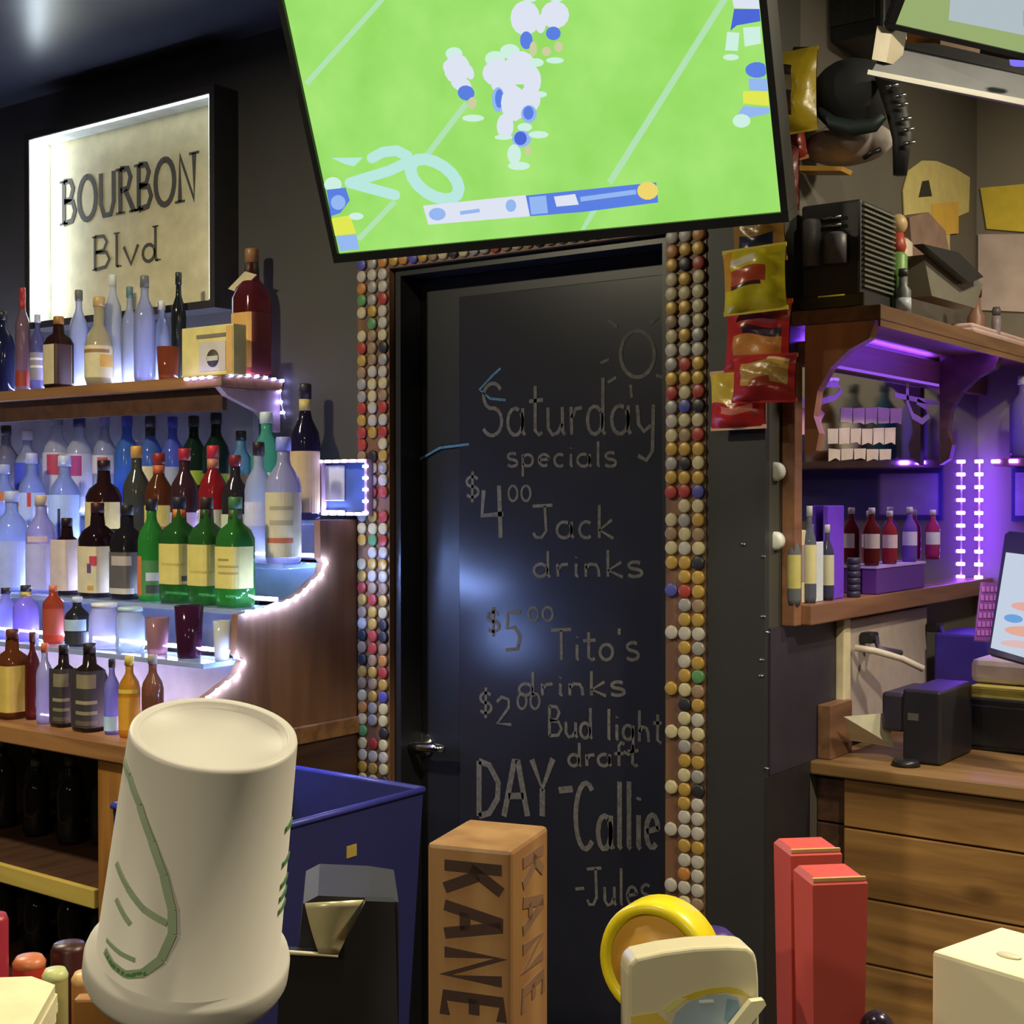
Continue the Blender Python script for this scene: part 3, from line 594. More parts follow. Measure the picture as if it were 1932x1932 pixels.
# third tread
row([
 dict(px=22, desc='large frosted bottle with led blue tint', gl=LED_TINT, clear=.2, h=.27, r=.046, capc=(190, 200, 246), lab=(168, 184, 248), labz=(.04, .5)),
 dict(px=78, desc='frosted lavender bottle with faint pink print', gl=(188, 186, 238), clear=.2, h=.26, r=.040, capc=(206, 190, 170), lab=(180, 180, 240), labz=(.04, .5), mark=(.52, .58, -40, 40, (206, 180, 196))),
 dict(px=126, desc='dark bottle with plain pale pink label', kind='square', gl=(44, 26, 32), clear=.05, h=.20, r=.034, lab=(206, 190, 186), labz=(.06, .72), capc=(44, 26, 30)),
 dict(px=184, desc='dark bottle with cream label and red flag print', kind='square', gl=(42, 26, 34), clear=.05, h=.24, r=.040, lab=(206, 196, 164), labz=(.05, .54), capc=(60, 30, 34), mark=[(.34, .44, -10, 14, (186, 62, 80)), (.26, .36, -22, -4, (100, 74, 120)), (.08, .13, -20, 4, (196, 150, 80))]),
 dict(px=240, desc='black bottle with grey label', kind='square', gl=(40, 38, 44), clear=.05, h=.235, r=.036, lab=(88, 84, 84), labz=(.06, .5), capc=(34, 30, 34), mark=[(.36, .46, -60, 30, (176, 166, 160)), (.06, .12, -70, 40, (190, 186, 176))]),
 dict(px=286, desc='bright green bottle with orange side label', gl=(60, 150, 70), clear=.1, h=.25, r=.034, lab=(70, 130, 76), labz=(.05, .4), capc=(40, 40, 44), mark=[(.06, .44, -84, -30, (196, 112, 60)), (.2, .28, -10, 50, (190, 196, 226)), (.08, .16, -10, 50, (60, 66, 66))]),
 dict(px=338, desc='green whiskey bottle with yellow label and dark crest', kind='square', gl=(50, 104, 50), clear=.1, h=.255, r=.039, lab=(206, 192, 112), labz=(.18, .56), capc=(40, 44, 60), neck=(206, 110, 50), mark=[(.21, .26, 20, 40, (60, 52, 40)), (.36, .38, -60, 60, (186, 170, 100))]),
 dict(px=390, desc='green whiskey bottle with plain yellow label', kind='square', gl=(54, 108, 54), clear=.1, h=.255, r=.037, lab=(206, 192, 108), labz=(.18, .56), capc=(60, 44, 44), neck=(60, 56, 40), mark=(.3, .32, -60, 60, (186, 170, 96))),
 dict(px=444, desc='green whiskey bottle with printed yellow label', kind='square', gl=(60, 130, 60), clear=.1, h=.255, r=.038, lab=(208, 194, 110), labz=(.17, .55), capc=(70, 120, 70), neck=(80, 76, 56), mark=[(.42, .44, -60, -10, (150, 130, 80)), (.36, .38, -60, 20, (170, 150, 90)), (.3, .32, -60, 20, (170, 150, 90))]),
], 2.194, 1.250, 'on the third tread', 'bottles on the third riser tread')
# lowest tread: short bottles, glasses and jars
row([
 dict(px=10, desc='pale violet clear bottle', gl=(170, 170, 250), clear=.3, h=.13, r=.03, capc=(40, 34, 40)),
 dict(px=48, desc='violet bottle with black and yellow neck', gl=(168, 150, 246), clear=.25, h=.14, r=.032, capc=(44, 40, 44), neck=(190, 170, 90)),
 dict(px=100, desc='orange red bottle', kind='tall', gl=(176, 78, 56), clear=.15, h=.145, r=.026, capc=(214, 120, 90), lab=(160, 70, 56), labz=(.15, .6)),
 dict(px=145, desc='small black bottle with pale blue shoulder', gl=(50, 50, 56), clear=.1, h=.12, r=.03, capc=(190, 196, 214), lab=(40, 40, 44), labz=(.05, .3), mark=(.32, .55, -60, 60, (160, 186, 214))),
 dict(px=196, desc='round clear glass jar with pale lid', kind='jar', gl=(206, 206, 236), clear=.3, h=.11, r=.036, capc=(206, 208, 220), name='jar', cat='jar'),
 dict(px=245, desc='round clear glass jar with blue tinted lid', kind='jar', gl=(196, 210, 226), clear=.3, h=.105, r=.034, capc=(160, 190, 206), name='jar', cat='jar'),
 dict(px=296, desc='small tumbler of red drink', kind='tumbler', gl=(196, 150, 170), clear=.35, h=.085, r=.028, liquid=(140, 50, 56), name='tumbler', cat='glass'),
 dict(px=356, desc='dark plum tumbler with orange rim', kind='tumbler', gl=(70, 30, 60), clear=.1, h=.118, r=.033, liquid=(60, 24, 50), name='tumbler', cat='glass', mark=None),
 dict(px=418, desc='white plastic cup', kind='tumbler', gl=(216, 216, 214), clear=.05, h=.088, r=.02, name='plastic_cup', cat='cup', dy=.015),
], 2.075, 1.140, 'on the lowest tread', 'glasses and small bottles on the lowest riser tread')
# row on the worktop
row([
 dict(px=22, desc='amber bottle with wide mustard label', kind='square', gl=(110, 60, 34), clear=.1, h=.215, r=.036, lab=(196, 170, 88), labz=(.08, .60), capc=(90, 44, 36)),
 dict(px=60, desc='slim dark red bottle', gl=(100, 40, 40), clear=.1, h=.21, r=.018, capc=(80, 40, 36), dy=.015),
 dict(px=83, desc='slim lavender clear bottle', gl=(190, 190, 240), clear=.25, h=.19, r=.02, capc=(206, 110, 70), dy=-.005),
 dict(px=119, desc='black label whiskey bottle, narrower of the pair', kind='square', gl=(48, 34, 34), clear=.05, h=.19, r=.027, lab=(56, 52, 56), labz=(.05, .72), capc=(36, 30, 32), mark=[(.5, .66, -40, 40, (124, 116, 96)), (.32, .36, -45, 45, (150, 140, 116)), (.2, .24, -45, 45, (130, 120, 100)), (.08, .13, -45, 45, (90, 80, 72))]),
 dict(px=168, desc='black label whiskey bottle, wider of the pair', kind='square', gl=(48, 34, 34), clear=.05, h=.20, r=.034, lab=(54, 50, 56), labz=(.05, .70), capc=(34, 30, 34), mark=[(.5, .66, -40, 40, (128, 118, 96)), (.32, .36, -45, 45, (150, 140, 116)), (.2, .24, -45, 45, (136, 126, 104)), (.08, .13, -45, 45, (92, 82, 72))]),
 dict(px=210, desc='violet blue clear bottle with black cap', gl=(150, 150, 226), clear=.3, h=.17, r=.018, capc=(40, 38, 44), mark=(.05, .24, -70, 70, (170, 206, 246))),
 dict(px=243, desc='golden yellow liqueur bottle', gl=(206, 150, 50), clear=.15, h=.18, r=.024, capc=(200, 176, 76), lab=(200, 146, 46), labz=(.1, .5), mark=(.55, .6, -60, 60, (206, 180, 70))),
 dict(px=287, desc='amber bottle with clear top', gl=(150, 100, 80), clear=.3, h=.19, r=.024, capc=(160, 150, 140), liquid=(130, 56, 34)),
], 1.965, 0.968, 'on the worktop', 'bottles standing on the back bar worktop')

# dark bottles and glassware under the worktop
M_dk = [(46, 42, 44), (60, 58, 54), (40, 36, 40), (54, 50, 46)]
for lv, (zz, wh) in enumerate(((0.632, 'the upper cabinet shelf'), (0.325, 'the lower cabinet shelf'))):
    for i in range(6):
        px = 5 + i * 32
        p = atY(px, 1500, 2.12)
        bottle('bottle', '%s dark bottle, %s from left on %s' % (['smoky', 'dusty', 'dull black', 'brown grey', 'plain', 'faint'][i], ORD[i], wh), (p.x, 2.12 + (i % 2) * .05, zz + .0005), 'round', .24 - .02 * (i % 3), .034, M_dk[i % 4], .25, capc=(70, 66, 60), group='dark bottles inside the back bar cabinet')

# ------------------------------------------------------------------ lit sign
sg = thing('lit_sign', 'white shadow box sign with dark lettering and led edges on the wall', 'sign', (-3.18, 2.43, 2.0))
SX0, SX1, SZ0, SZ1, SF = -3.583, -2.788, 2.02, 2.56, 2.427
M_frame = mat('dark_sign_frame', (44, 42, 44), 0.5)
M_signw = mat('cream_sign_panel', (214, 202, 160), 0.55)
M_signi = mat('white_sign_lining', (226, 232, 236), 0.5)
B((SX0, YW - 0.008, SZ0), (SX1, YW - 0.002, SZ1)).build('panel', M_signw, sg)
fr = MB()
fr.box((SX0 - .02, SF, SZ0 - .02), (SX0, YW - .002, SZ1 + .02)); fr.box((SX1, SF, SZ0 - .02), (SX1 + .02, YW - .002, SZ1 + .02)); fr.box((SX0, SF, SZ1), (SX1, YW - .002, SZ1 + .02)); fr.box((SX0, SF, SZ0 - .02), (SX1, YW - .002, SZ0))
fr.build('frame', M_frame, sg)
ln = MB(); ln.box((SX0 + .0003, SF + .002, SZ0 + .001), (SX0 + .002, YW - .009, SZ1 - .001)); ln.box((SX0 + .003, SF + .002, SZ1 - .002), (SX1 - .003, YW - .009, SZ1 - .0003)); ln.build('lining', M_signi, sg)
led_run(sg, [(SX0 + .006, SF + .03, SZ1 - .012), (SX0 + .006, SF + .03, SZ0 + .01)], M_ledw, (0.006, 0.034, 0.0085), 0.0165)
B((SX0 + .02, SF + .004, SZ1 - .005), (SX1 - .004, SF + .012, SZ1 - .0021)).build('glow_line', emis('sign_glow', (0.80, 0.92, 1.0), 9.0, True), sg)
B((SX1 - .005, SF + .004, SZ0 + .004), (SX1 - .0005, SF + .012, SZ1 - .006)).build('glow_line', MATS['sign_glow'], sg)
M_ink = mat('dark_sign_lettering', (74, 68, 60), 0.7)
YS = YW - .0082
p0 = atY(118, 362, YS); p1 = atY(372, 318, YS)
hh = .125
m = MB(); letters(m, 'BOURBON', (p0.x, YS, 2.315), (1, 0, 0), (0, 0, 1), p1.x - p0.x, hh, .017, (0, -1, 0), .0015, serif=.02); m.build('word_bourbon', M_ink, sg)
m = MB(); q0 = atY(176, 470, YS); q1 = atY(300, 450, YS); letters(m, 'Blvd', (q0.x, YS, 2.165), (1, 0, 0), (0, 0, 1), q1.x - q0.x, .095, .010, (0, -1, 0), .0015, serif=.012); m.build('word_blvd', M_ink, sg)

# ------------------------------------------------------------------ main television
TY, TT, TW = math.radians(9.81), math.radians(22.17), 0.818
BL = atD(640, 478, 2.5)
tu = Vector((math.cos(TY), math.sin(TY), 0)); tn0 = Vector((math.sin(TY), -math.cos(TY), 0))
tv_ = Vector((0, 0, 1)) * math.cos(TT) + tn0 * math.sin(TT); tn = tu.cross(tv_)   # toward the room
TVH = TW * 9 / 16
def tvb(mb, u0, u1, v0, v1, n0, n1, mi=0):
    c = [BL + tu * a + tv_ * b + tn * n_ for n_ in (n0, n1) for a, b in ((u0, v0), (u1, v0), (u1, v1), (u0, v1))]
    return mb.add(c, [(0, 1, 2, 3), (4, 5, 6, 7), (0, 1, 5, 4), (1, 2, 6, 5), (2, 3, 7, 6), (3, 0, 4, 7)], mi)
tv = thing('television', 'large flat television showing a football game, tilted down above the door', 'television', BL)
M_tvb = mat('tv_black_plastic', (26, 26, 28), 0.35)
m = MB(); tvb(m, -.008, TW + .008, -.008, TVH + .008, -.05, -.002); m.build('housing', M_tvb, tv)
m = MB()
for a in ((-.012, TW + .012, -.016, -.0005), (-.012, TW + .012, TVH + .0005, TVH + .012), (-.012, -.0005, 0, TVH), (TW + .0005, TW + .012, 0, TVH)): tvb(m, a[0], a[1], a[2], a[3], -.05, .006)
m.build('bezel', M_tvb, tv)
def screen_mat():
    m_ = bpy.data.materials.new('screen_turf'); m_.use_nodes = True; nt = m_.node_tree
    for n in list(nt.nodes): nt.nodes.remove(n)
    L = nt.links.new; tc = nt.nodes.new('ShaderNodeTexCoord'); nz = nt.nodes.new('ShaderNodeTexNoise'); nz.inputs['Scale'].default_value = 9; nz.inputs['Detail'].default_value = 3
    rp = nt.nodes.new('ShaderNodeValToRGB'); rp.color_ramp.elements[0].position = .3; rp.color_ramp.elements[1].position = .7
    rp.color_ramp.elements[0].color = lin((148, 218, 98)) + (1,); rp.color_ramp.elements[1].color = lin((170, 232, 120)) + (1,)
    e = nt.nodes.new('ShaderNodeEmission'); o = nt.nodes.new('ShaderNodeOutputMaterial'); e.inputs[1].default_value = 1.0
    L(tc.outputs['Object'], nz.inputs['Vector']); L(nz.outputs[0], rp.inputs[0]); L(rp.outputs[0], e.inputs[0]); L(e.outputs[0], o.inputs[0]); return m_
m = MB(); tvb(m, 0, TW, 0, TVH, -.0018, 0); m.build('screen', screen_mat(), tv)
# the broadcast picture: flat coloured shapes on the screen
PC = {'line': (178, 226, 178), 'num': (186, 232, 222), 'white': (222, 228, 242), 'pale': (206, 240, 224), 'blue': (92, 128, 226), 'dblue': (78, 104, 214), 'lblue': (150, 184, 240), 'skin': (206, 206, 160), 'yel': (226, 232, 84), 'amber': (240, 214, 110)}
PK = list(PC); PM = [emis('screen_' + k_, PC[k_], 1.0) for k_ in PK]
pic = MB(); lay = [0]
def scr(pts, c):
    lay[0] += 1; off = .0003 + lay[0] * .00002
    q = [atP(x, y, BL + tn * off, tn) for x, y in pts]
    # keep inside the screen
    q2 = []
    for p in q:
        d = p - BL; a = min(max(d.dot(tu), .001), TW - .001); b = min(max(d.dot(tv_), .001), TVH - .001); q2.append(BL + tu * a + tv_ * b + tn * off)
    pic.poly(q2, PK.index(c))
def ell(cx, cy, rx, ry, c, rot=0, n=14):
    ca, sa = math.cos(math.radians(rot)), math.sin(math.radians(rot))
    scr([(cx + rx * math.cos(6.2832 * k_ / n) * ca - ry * math.sin(6.2832 * k_ / n) * sa, cy + rx * math.cos(6.2832 * k_ / n) * sa + ry * math.sin(6.2832 * k_ / n) * ca) for k_ in range(n)], c)
def joint(x, y, w_, c): ell(x, y, w_ / 2, w_ / 2, c)
def seg(x0, y0, x1, y1, w_, c):
    d = math.hypot(x1 - x0, y1 - y0); nx, ny = -(y1 - y0) / d * w_ / 2, (x1 - x0) / d * w_ / 2
    scr([(x0 + nx, y0 + ny), (x1 + nx, y1 + ny), (x1 - nx, y1 - ny), (x0 - nx, y0 - ny)], c)
seg(725, -6, 578, 158, 10, 'line'); seg(880, 195, 800, 300, 11, 'line'); seg(745, 380, 676, 452, 10, 'line'); seg(1372, -10, 1150, 345, 12, 'line'); seg(1125, 390, 1100, 436, 11, 'line')
scr([(625, 298), (685, 297), (668, 314), (652, 310)], 'num')
for a in zip([(702, 298), (722, 287), (748, 284), (768, 294), (765, 308), (735, 322), (660, 345)], [(722, 287), (748, 284), (768, 294), (765, 308), (735, 322), (660, 345), (745, 368)]): (seg(*a[0], *a[1], 20, 'num'), joint(*a[0], 20, 'num'), joint(*a[1], 20, 'num'))
op = [(820 + 42 * math.cos(t) + 20 * -math.sin(t) * .9, 338 - 42 * math.sin(t) * .9 + 4 * math.cos(t)) for t in [k_ * 6.2832 / 16 for k_ in range(17)]]
for a, b in zip(op, op[1:]): seg(*a, *b, 22, 'num'); joint(*a, 22, 'num')
def player(x, y, s, pants='blue', lean=0, legs=True):
    ell(x - 12 * s, y - 46 * s, 17 * s, 13 * s, 'pale'); ell(x - 6 * s, y - 16 * s, 26 * s, 30 * s, 'white', lean); ell(x - 26 * s, y - 20 * s, 8 * s, 12 * s, 'white'); ell(x + 18 * s, y - 10 * s, 9 * s, 16 * s, 'white', -20)
    ell(x + 2 * s, y + 14 * s, 21 * s, 14 * s, 'white', 20); ell(x + 12 * s, y + 32 * s, 17 * s, 15 * s, pants, 15)
    if legs: ell(x + 24 * s, y + 52 * s, 9 * s, 12 * s, 'skin', 10); ell(x + 26 * s, y + 82 * s, 22 * s, 7 * s, 'pale')
player(868, 145, .95)
for e_ in ((1050, -8, 16, 12, 'pale'), (1000, -8, 17, 12, 'pale'), (991, 34, 28, 33, 'white'), (1047, 28, 27, 26, 'white'), (1020, 45, 10, 18, 'white'), (993, 76, 12, 17, 'blue'), (1044, 63, 14, 13, 'blue'), (1006, 92, 7, 14, 'skin'), (1031, 97, 9, 9, 'skin'), (1054, 88, 8, 10, 'skin'), (1005, 119, 20, 7, 'pale'), (1047, 114, 17, 6, 'pale'),
           (934, 111, 19, 15, 'pale'), (962, 97, 19, 14, 'pale'), (942, 138, 32, 26, 'white'), (982, 128, 30, 32, 'white'), (1004, 152, 17, 28, 'white'), (1019, 178, 13, 6, 'pale'), (1012, 118, 14, 8, 'pale'), (951, 163, 24, 12, 'white'), (940, 188, 12, 24, 'lblue'), (942, 186, 8, 18, 'blue'), (969, 195, 24, 34, 'white'), (1000, 186, 20, 26, 'white'),
           (998, 215, 15, 17, 'lblue'), (997, 213, 10, 13, 'blue'), (953, 238, 16, 24, 'white'), (950, 259, 17, 5, 'pale'), (990, 240, 14, 8, 'pale'), (984, 262, 18, 16, 'lblue'), (982, 261, 12, 13, 'dblue'), (996, 284, 6, 10, 'skin'), (970, 291, 13, 19, 'pale'), (979, 313, 21, 8, 'pale'), (1016, 254, 19, 7, 'pale'), (888, 172, 0.1, .1, 'pale')):
    ell(*e_)
# right edge players
scr([(1380, -8), (1432, -8), (1433, 17), (1385, 15)], 'white'); scr([(1385, 17), (1433, 17), (1435, 40), (1390, 48), (1378, 58)], 'dblue'); scr([(1372, 60), (1395, 62), (1392, 96), (1368, 95)], 'pale'); scr([(1402, 52), (1434, 50), (1436, 82), (1405, 88)], 'pale'); ell(1379, 108, 15, 6, 'pale')
ell(1428, 132, 22, 15, 'blue'); scr([(1412, 148), (1448, 148), (1449, 172), (1414, 170)], 'lblue'); scr([(1402, 172), (1449, 172), (1451, 200), (1402, 195)], 'yel'); scr([(1402, 200), (1452, 203), (1452, 214), (1415, 222), (1392, 215)], 'lblue'); ell(1399, 228, 17, 13, 'pale')
# left edge player
ell(628, 348, 17, 14, 'pale'); scr([(616, 358), (652, 354), (660, 378), (642, 402), (624, 408)], 'blue'); ell(638, 382, 14, 14, 'lblue'); scr([(625, 412), (660, 406), (672, 440), (632, 445)], 'yel'); scr([(634, 446), (672, 442), (678, 470), (642, 474)], 'lblue'); ell(672, 408, 14, 7, 'pale')
# score bar
scr([(798, 388), (992, 368), (1000, 408), (808, 424)], 'white'); ell(825, 404, 16, 12, 'lblue'); seg(868, 402, 905, 397, 7, 'lblue'); ell(964, 388, 10, 12, 'lblue')
scr([(992, 369), (1238, 344), (1242, 382), (1100, 400), (1000, 408)], 'blue'); scr([(998, 372), (1030, 369), (1034, 402), (1002, 405)], 'lblue'); scr([(1045, 371), (1085, 366), (1092, 386), (1050, 390)], 'white'); seg(1095, 376, 1200, 362, 9, 'lblue'); ell(1222, 360, 20, 17, 'amber')
pic.build('broadcast_picture', PM, tv)
# mount
mo = MB(); bc = BL + tu * (TW / 2) + tv_ * (TVH / 2) - tn * .05
mo.tube([bc - tn * .001, bc - tn * .10 + Vector((0, 0, .05)), Vector((bc.x + .02, bc.y + .2, ZC - .35)), Vector((bc.x + .02, bc.y + .2, ZC - .001))], .022, 10)
mo.build('ceiling_mount', M_tvb, tv)
m = MB(); q = atP(1441, 10, BL, tn); tvb(m, TW + .0005, TW + .012, TVH - .075, TVH - .068, .006, .0065); m.build('badge', cmat((170, 170, 160)), tv)

# ------------------------------------------------------------------ second television at the right
o2 = atD(1690, 45, 1.95); e2 = atD(1932, 100, 1.97); u2 = (e2 - o2).normalized(); w2 = .62
n2 = Vector((-.25, -.93, -.28)); n2 = (n2 - u2 * n2.dot(u2)).normalized(); v2 = n2.cross(u2)
if v2.z < 0: v2 = -v2
def b2(mb, u0, u1, v0, v1, n0, n1, mi=0):
    c = [o2 + u2 * a + v2 * b + n2 * n_ for n_ in (n0, n1) for a, b in ((u0, v0), (u1, v0), (u1, v1), (u0, v1))]
    return mb.add(c, [(0, 1, 2, 3), (4, 5, 6, 7), (0, 1, 5, 4), (1, 2, 6, 5), (2, 3, 7, 6), (3, 0, 4, 7)], mi)
t2 = thing('television', 'smaller television in the upper right corner with dull green picture', 'television', o2)
m = MB(); b2(m, -.01, w2 + .01, .02, .40, -.03, -.002); m.build('housing', M_tvb, t2)
m = MB(); b2(m, -.012, w2 + .01, -.008, -.0005, -.016, .002); b2(m, -.012, -.0005, 0, .39, -.02, .002); m.build('bezel', M_tvb, t2)
m = MB(); b2(m, 0, w2, 0, .36, -.0015, 0); m.build('screen', emis('screen_dull_green', (152, 172, 112), 1.0), t2)
m = MB()
for k_, (pts, c) in enumerate((([(1795, -30), (1975, 10), (1975, 75), (1790, 38)], 0), ([(1930, 20), (1980, 30), (1980, 60), (1930, 50)], 1))): m.poly([atP(x, y, o2 + n2 * (.0004 + k_ * .0003), n2) for x, y in pts], c)
m.build('graphic', [emis('screen_grey', (176, 190, 196), 1.0), emis('screen_blue2', (150, 170, 200), 1.0)], t2)
m = MB(); q = o2 + u2 * .3 + v2 * .2 - n2 * .03; m.tube([q, q + Vector((.02, .1, .1)), Vector((q.x + .02, q.y + .1, ZC - .001))], .02, 8); m.build('ceiling_mount', M_tvb, t2)
# grey ledge / sound bar hanging below it
sb = thing('sound_bar', 'silver grey sound bar shelf hung below the right television', 'sound bar', atD(1790, 120, 2.0))
q = [atD(x, y, d) for x, y, d in ((1672, 82, 1.98), (1975, 150, 2.0), (1975, 202, 1.97), (1644, 136, 1.95))]
MB().prism(q, (.035, .10, .02)).build('body', mat('grey_metal', (84, 84, 92), .5, .1), sb)
q = [atD(x, y, d) for x, y, d in ((1638, 131, 1.945), (1980, 196, 1.965), (1980, 208, 1.965), (1636, 140, 1.945))]
MB().prism(q, (.01, .04, 0)).build('front_lip', mat('pale_metal', (140, 137, 134), .45, .1), sb)
q = [atD(x, y, d) for x, y, d in ((1655, 48, 1.96), (1684, 52, 1.96), (1672, 118, 1.955), (1645, 112, 1.955))]
MB().prism(q, (.01, .03, 0)).build('end_post', cmat((140, 130, 114)), sb)
q = [atD(x, y, d) for x, y, d in ((1904, 112, 1.93), (1932, 114, 1.93), (1932, 124, 1.93), (1906, 123, 1.93))]
MB().prism(q, (.003, .01, 0)).build('indicator', emis('violet_light', (120, 110, 226), 1.2), sb)
og = thing('orange_box', 'orange brown carton lying on the grey shelf below right television', 'box', atD(1740, 80, 2.02))
q = [atD(x, y, d) for x, y, d in ((1688, 58, 2.04), (1775, 74, 2.045), (1772, 97, 2.035), (1690, 86, 2.03))]
MB().prism(q, (.03, .09, .01)).build('carton', cmat((176, 108, 62), .7), og)
B((0, 0, 0), (.03, .002, .008)).build('white_sticker', cmat((220, 220, 224)), og).location = atD(1672, 82, 2.02) - og.location

# ------------------------------------------------------------------ snack bags on a clip strip
def snack_bag(name, label, cx, cy, wpx, hpx, Y, colors, tilt=0, puff=.022, group='snack bags on the clip strip', rim=None):
    """pillow bag: crimped ends, puffed middle, wrinkles; colors = list of (v0, v1, rgb) bands bottom to top"""
    p = atY(cx, cy, Y); a = atY(cx - wpx / 2, cy, Y); b = atY(cx + wpx / 2, cy, Y); W = (b - a).length; H = (atY(cx, cy - hpx / 2, Y) - atY(cx, cy + hpx / 2, Y)).length
    t = thing(name, label, 'snack bag', p, group); nu, nv = 12, 16; rnd = random.Random(label)
    ph = [rnd.uniform(0, 6) for _ in range(4)]
    def pt(i, j, side):
        u = i / nu * 2 - 1; v = j / nv * 2 - 1
        th = puff * (1 - abs(u) ** 3) * max(0, 1 - abs(v) ** 4) + .0015
        th *= 1 + .22 * math.sin(u * 5 + ph[0] + v * 3) * math.sin(v * 7 + ph[1])
        x = u * W / 2 * (1 - .06 * (1 - abs(v) ** 3)); z = v * H / 2 + .004 * math.sin(u * 4 + ph[2]) * (abs(v) < .99)
        ct, st = math.cos(tilt), math.sin(tilt)
        return Vector((x * ct - z * st, -th if side == 0 else th, x * st + z * ct))
    groups = {}
    m = MB()
    for side in (0, 1):
        n0 = len(m.v); m.v += [pt(i, j, side) for j in range(nv + 1) for i in range(nu + 1)]
        for j in range(nv):
            vm = (j + .5) / nv
            for i in range(nu):
                um = (i + .5) / nu; mi = 0
                for kk, cdef in enumerate(colors):
                    u0, u1, v0, v1 = cdef[0]
                    if u0 <= um <= u1 and v0 <= vm <= v1 and (side == 0 or kk == 0): mi = kk
                q_ = n0 + j * (nu + 1) + i; m.f.append([q_, q_ + 1, q_ + nu + 2, q_ + nu + 1]); m.m.append(mi); m.sm.append(True)
    o = m.build('bag_film', [mat('film_%02x%02x%02x' % c[1], c[1], .28, 0, .1, 40, .1) for c in colors], t); o.location = (0, 0, 0)
    for s_ in (-1, 1):
        cr = MB().box((-W / 2, -.0018, s_ * H / 2 - .004), (W / 2, .0018, s_ * H / 2 + .004)); cr.build('crimped_end', mat('crimp_%02x%02x%02x' % (rim or colors[0][1]), rim or colors[0][1], .3), t).location = (0, 0, 0); 
        t.children[-1].rotation_euler = (0, -tilt, 0)
    return t
st = thing('clip_strip', 'thin clear plastic clip strip holding the snack bags', 'clip strip', atY(1425, 420, 2.455))
p0, p1 = atY(1428, 380, 2.47), atY(1418, 800, 2.47); B((p0.x - .012, 2.488, p1.z), (p0.x + .012, 2.490, p0.z)).build('strip', cmat((150, 150, 150)), st)
RED, YEL, MUS = (176, 40, 38), (214, 196, 40), (156, 116, 54); ALL = (0, 1, 0, 1)
snack_bag('snack_bag', 'tan and navy snack bag at the top of the strip under the television', 1432, 440, 100, 110, 2.463, [(ALL, MUS), ((.2, .8, .1, .45), (40, 42, 70)), ((.3, .9, .6, .8), (190, 140, 80))], .05)
snack_bag('snack_bag', 'bright yellow snack bag with red print, second from top', 1424, 528, 120, 118, 2.425, [(ALL, YEL), ((.2, .75, .45, .7), (190, 80, 52)), ((.2, .6, .72, .88), (226, 214, 196)), ((.2, .7, .36, .45), (80, 44, 44)), ((0, .15, .4, 1), (206, 150, 50))], .03)
snack_bag('snack_bag', 'red chip bag with orange chips print, hung just below yellow bag', 1430, 634, 124, 128, 2.462, [(ALL, RED), ((.2, .95, .2, .5), (196, 130, 62)), ((.3, .95, .5, .62), (60, 30, 50)), ((.25, .8, .7, .85), (150, 70, 90)), ((.3, .9, .1, .2), (70, 30, 36))], -.04)
snack_bag('snack_bag', 'red and gold chip bag at the right bottom of the strip', 1442, 714, 122, 84, 2.418, [(ALL, RED), ((.15, .9, .35, .85), (196, 152, 76)), ((.3, .7, .3, .5), (170, 70, 50)), ((.6, .9, .85, .95), (226, 190, 150))], -.02)
snack_bag('snack_bag', 'yellow over red chip bag, lowest and leftmost on the strip', 1392, 754, 104, 106, 2.463, [(ALL, RED), ((0, 1, .42, 1), (208, 178, 68)), ((.25, .85, .25, .38), (206, 120, 100))], .02, rim=(206, 170, 150))
snack_bag('snack_bag', 'yellow and black bag hanging beside the right edge of the television', 1494, 175, 96, 150, 2.56, [(ALL, (170, 146, 36)), ((0, .62, .2, .8), (46, 38, 36)), ((.1, .6, .5, .7), (110, 100, 80)), ((.1, .55, .25, .4), (80, 46, 36))], .0)
snack_bag('snack_bag', 'red snack bag with orange edge right of the television screen', 1490, 262, 62, 84, 2.62, [(ALL, (150, 52, 42)), ((.2, .9, .3, .7), (170, 60, 48))], .1, rim=(206, 150, 110))
snack_bag('snack_bag', 'dark red narrow bag low beside the television corner', 1488, 340, 40, 110, 2.59, [(ALL, (110, 52, 50)), ((.2, .8, .05, .3), (140, 60, 50))], 0)
pg = thing('peg_rail', 'dark metal peg rail holding the hanging bags on the corner', 'rail', atY(1490, 90, 2.58))
MB().tube([atY(1470, 92, 2.62), atY(1530, 92, 2.62)], .004, 8).build('rail', M_tvb, pg)

# ------------------------------------------------------------------ high shelf with purple light in the recess
ZS = 1.885; XF = -1.034
hs = thing('high_shelf', 'brown wooden shelf lit purple underneath along the recess wall', 'shelf', (XF, 3.1, ZS))
M_sh2 = wood('recess_shelf_wood', (128, 92, 66), (100, 70, 52), 1, .45)
B((XS + .001, 2.606, ZS - .03), (XF, YR - .002, ZS), bev=.002).build('board', M_sh2, hs)
def bracket(y, th):
    pts = [(XF - .012, ZS - .0305), (XS + .0305, ZS - .0305), (XS + .0305, ZS - .30), (XS + .055, ZS - .285), (XS + .062, ZS - .25), (XS + .05, ZS - .215), (XS + .058, ZS - .165), (XS + .085, ZS - .12), (XS + .125, ZS - .085), (XF - .025, ZS - .066)]
    return MB().prism([(a, y, z) for a, z in pts], (0, th, 0))
bracket(2.609, .028).build('bracket', wood('bracket_wood', (188, 136, 90), (160, 112, 74), 2, .45), hs)
bracket(3.40, .028).build('bracket', M_dkbrown, hs)
B((XS + .001, 2.64, ZS - .105), (XS + .03, YR - .002, ZS - .058)).build('wall_cleat', M_sh2, hs)
B((XS + .026, 2.64, ZS - .0578), (XS + .03, YR - .002, ZS - .044)).build('cleat_lip', M_sh2, hs)  # lip added to hide the purple line on the cleat
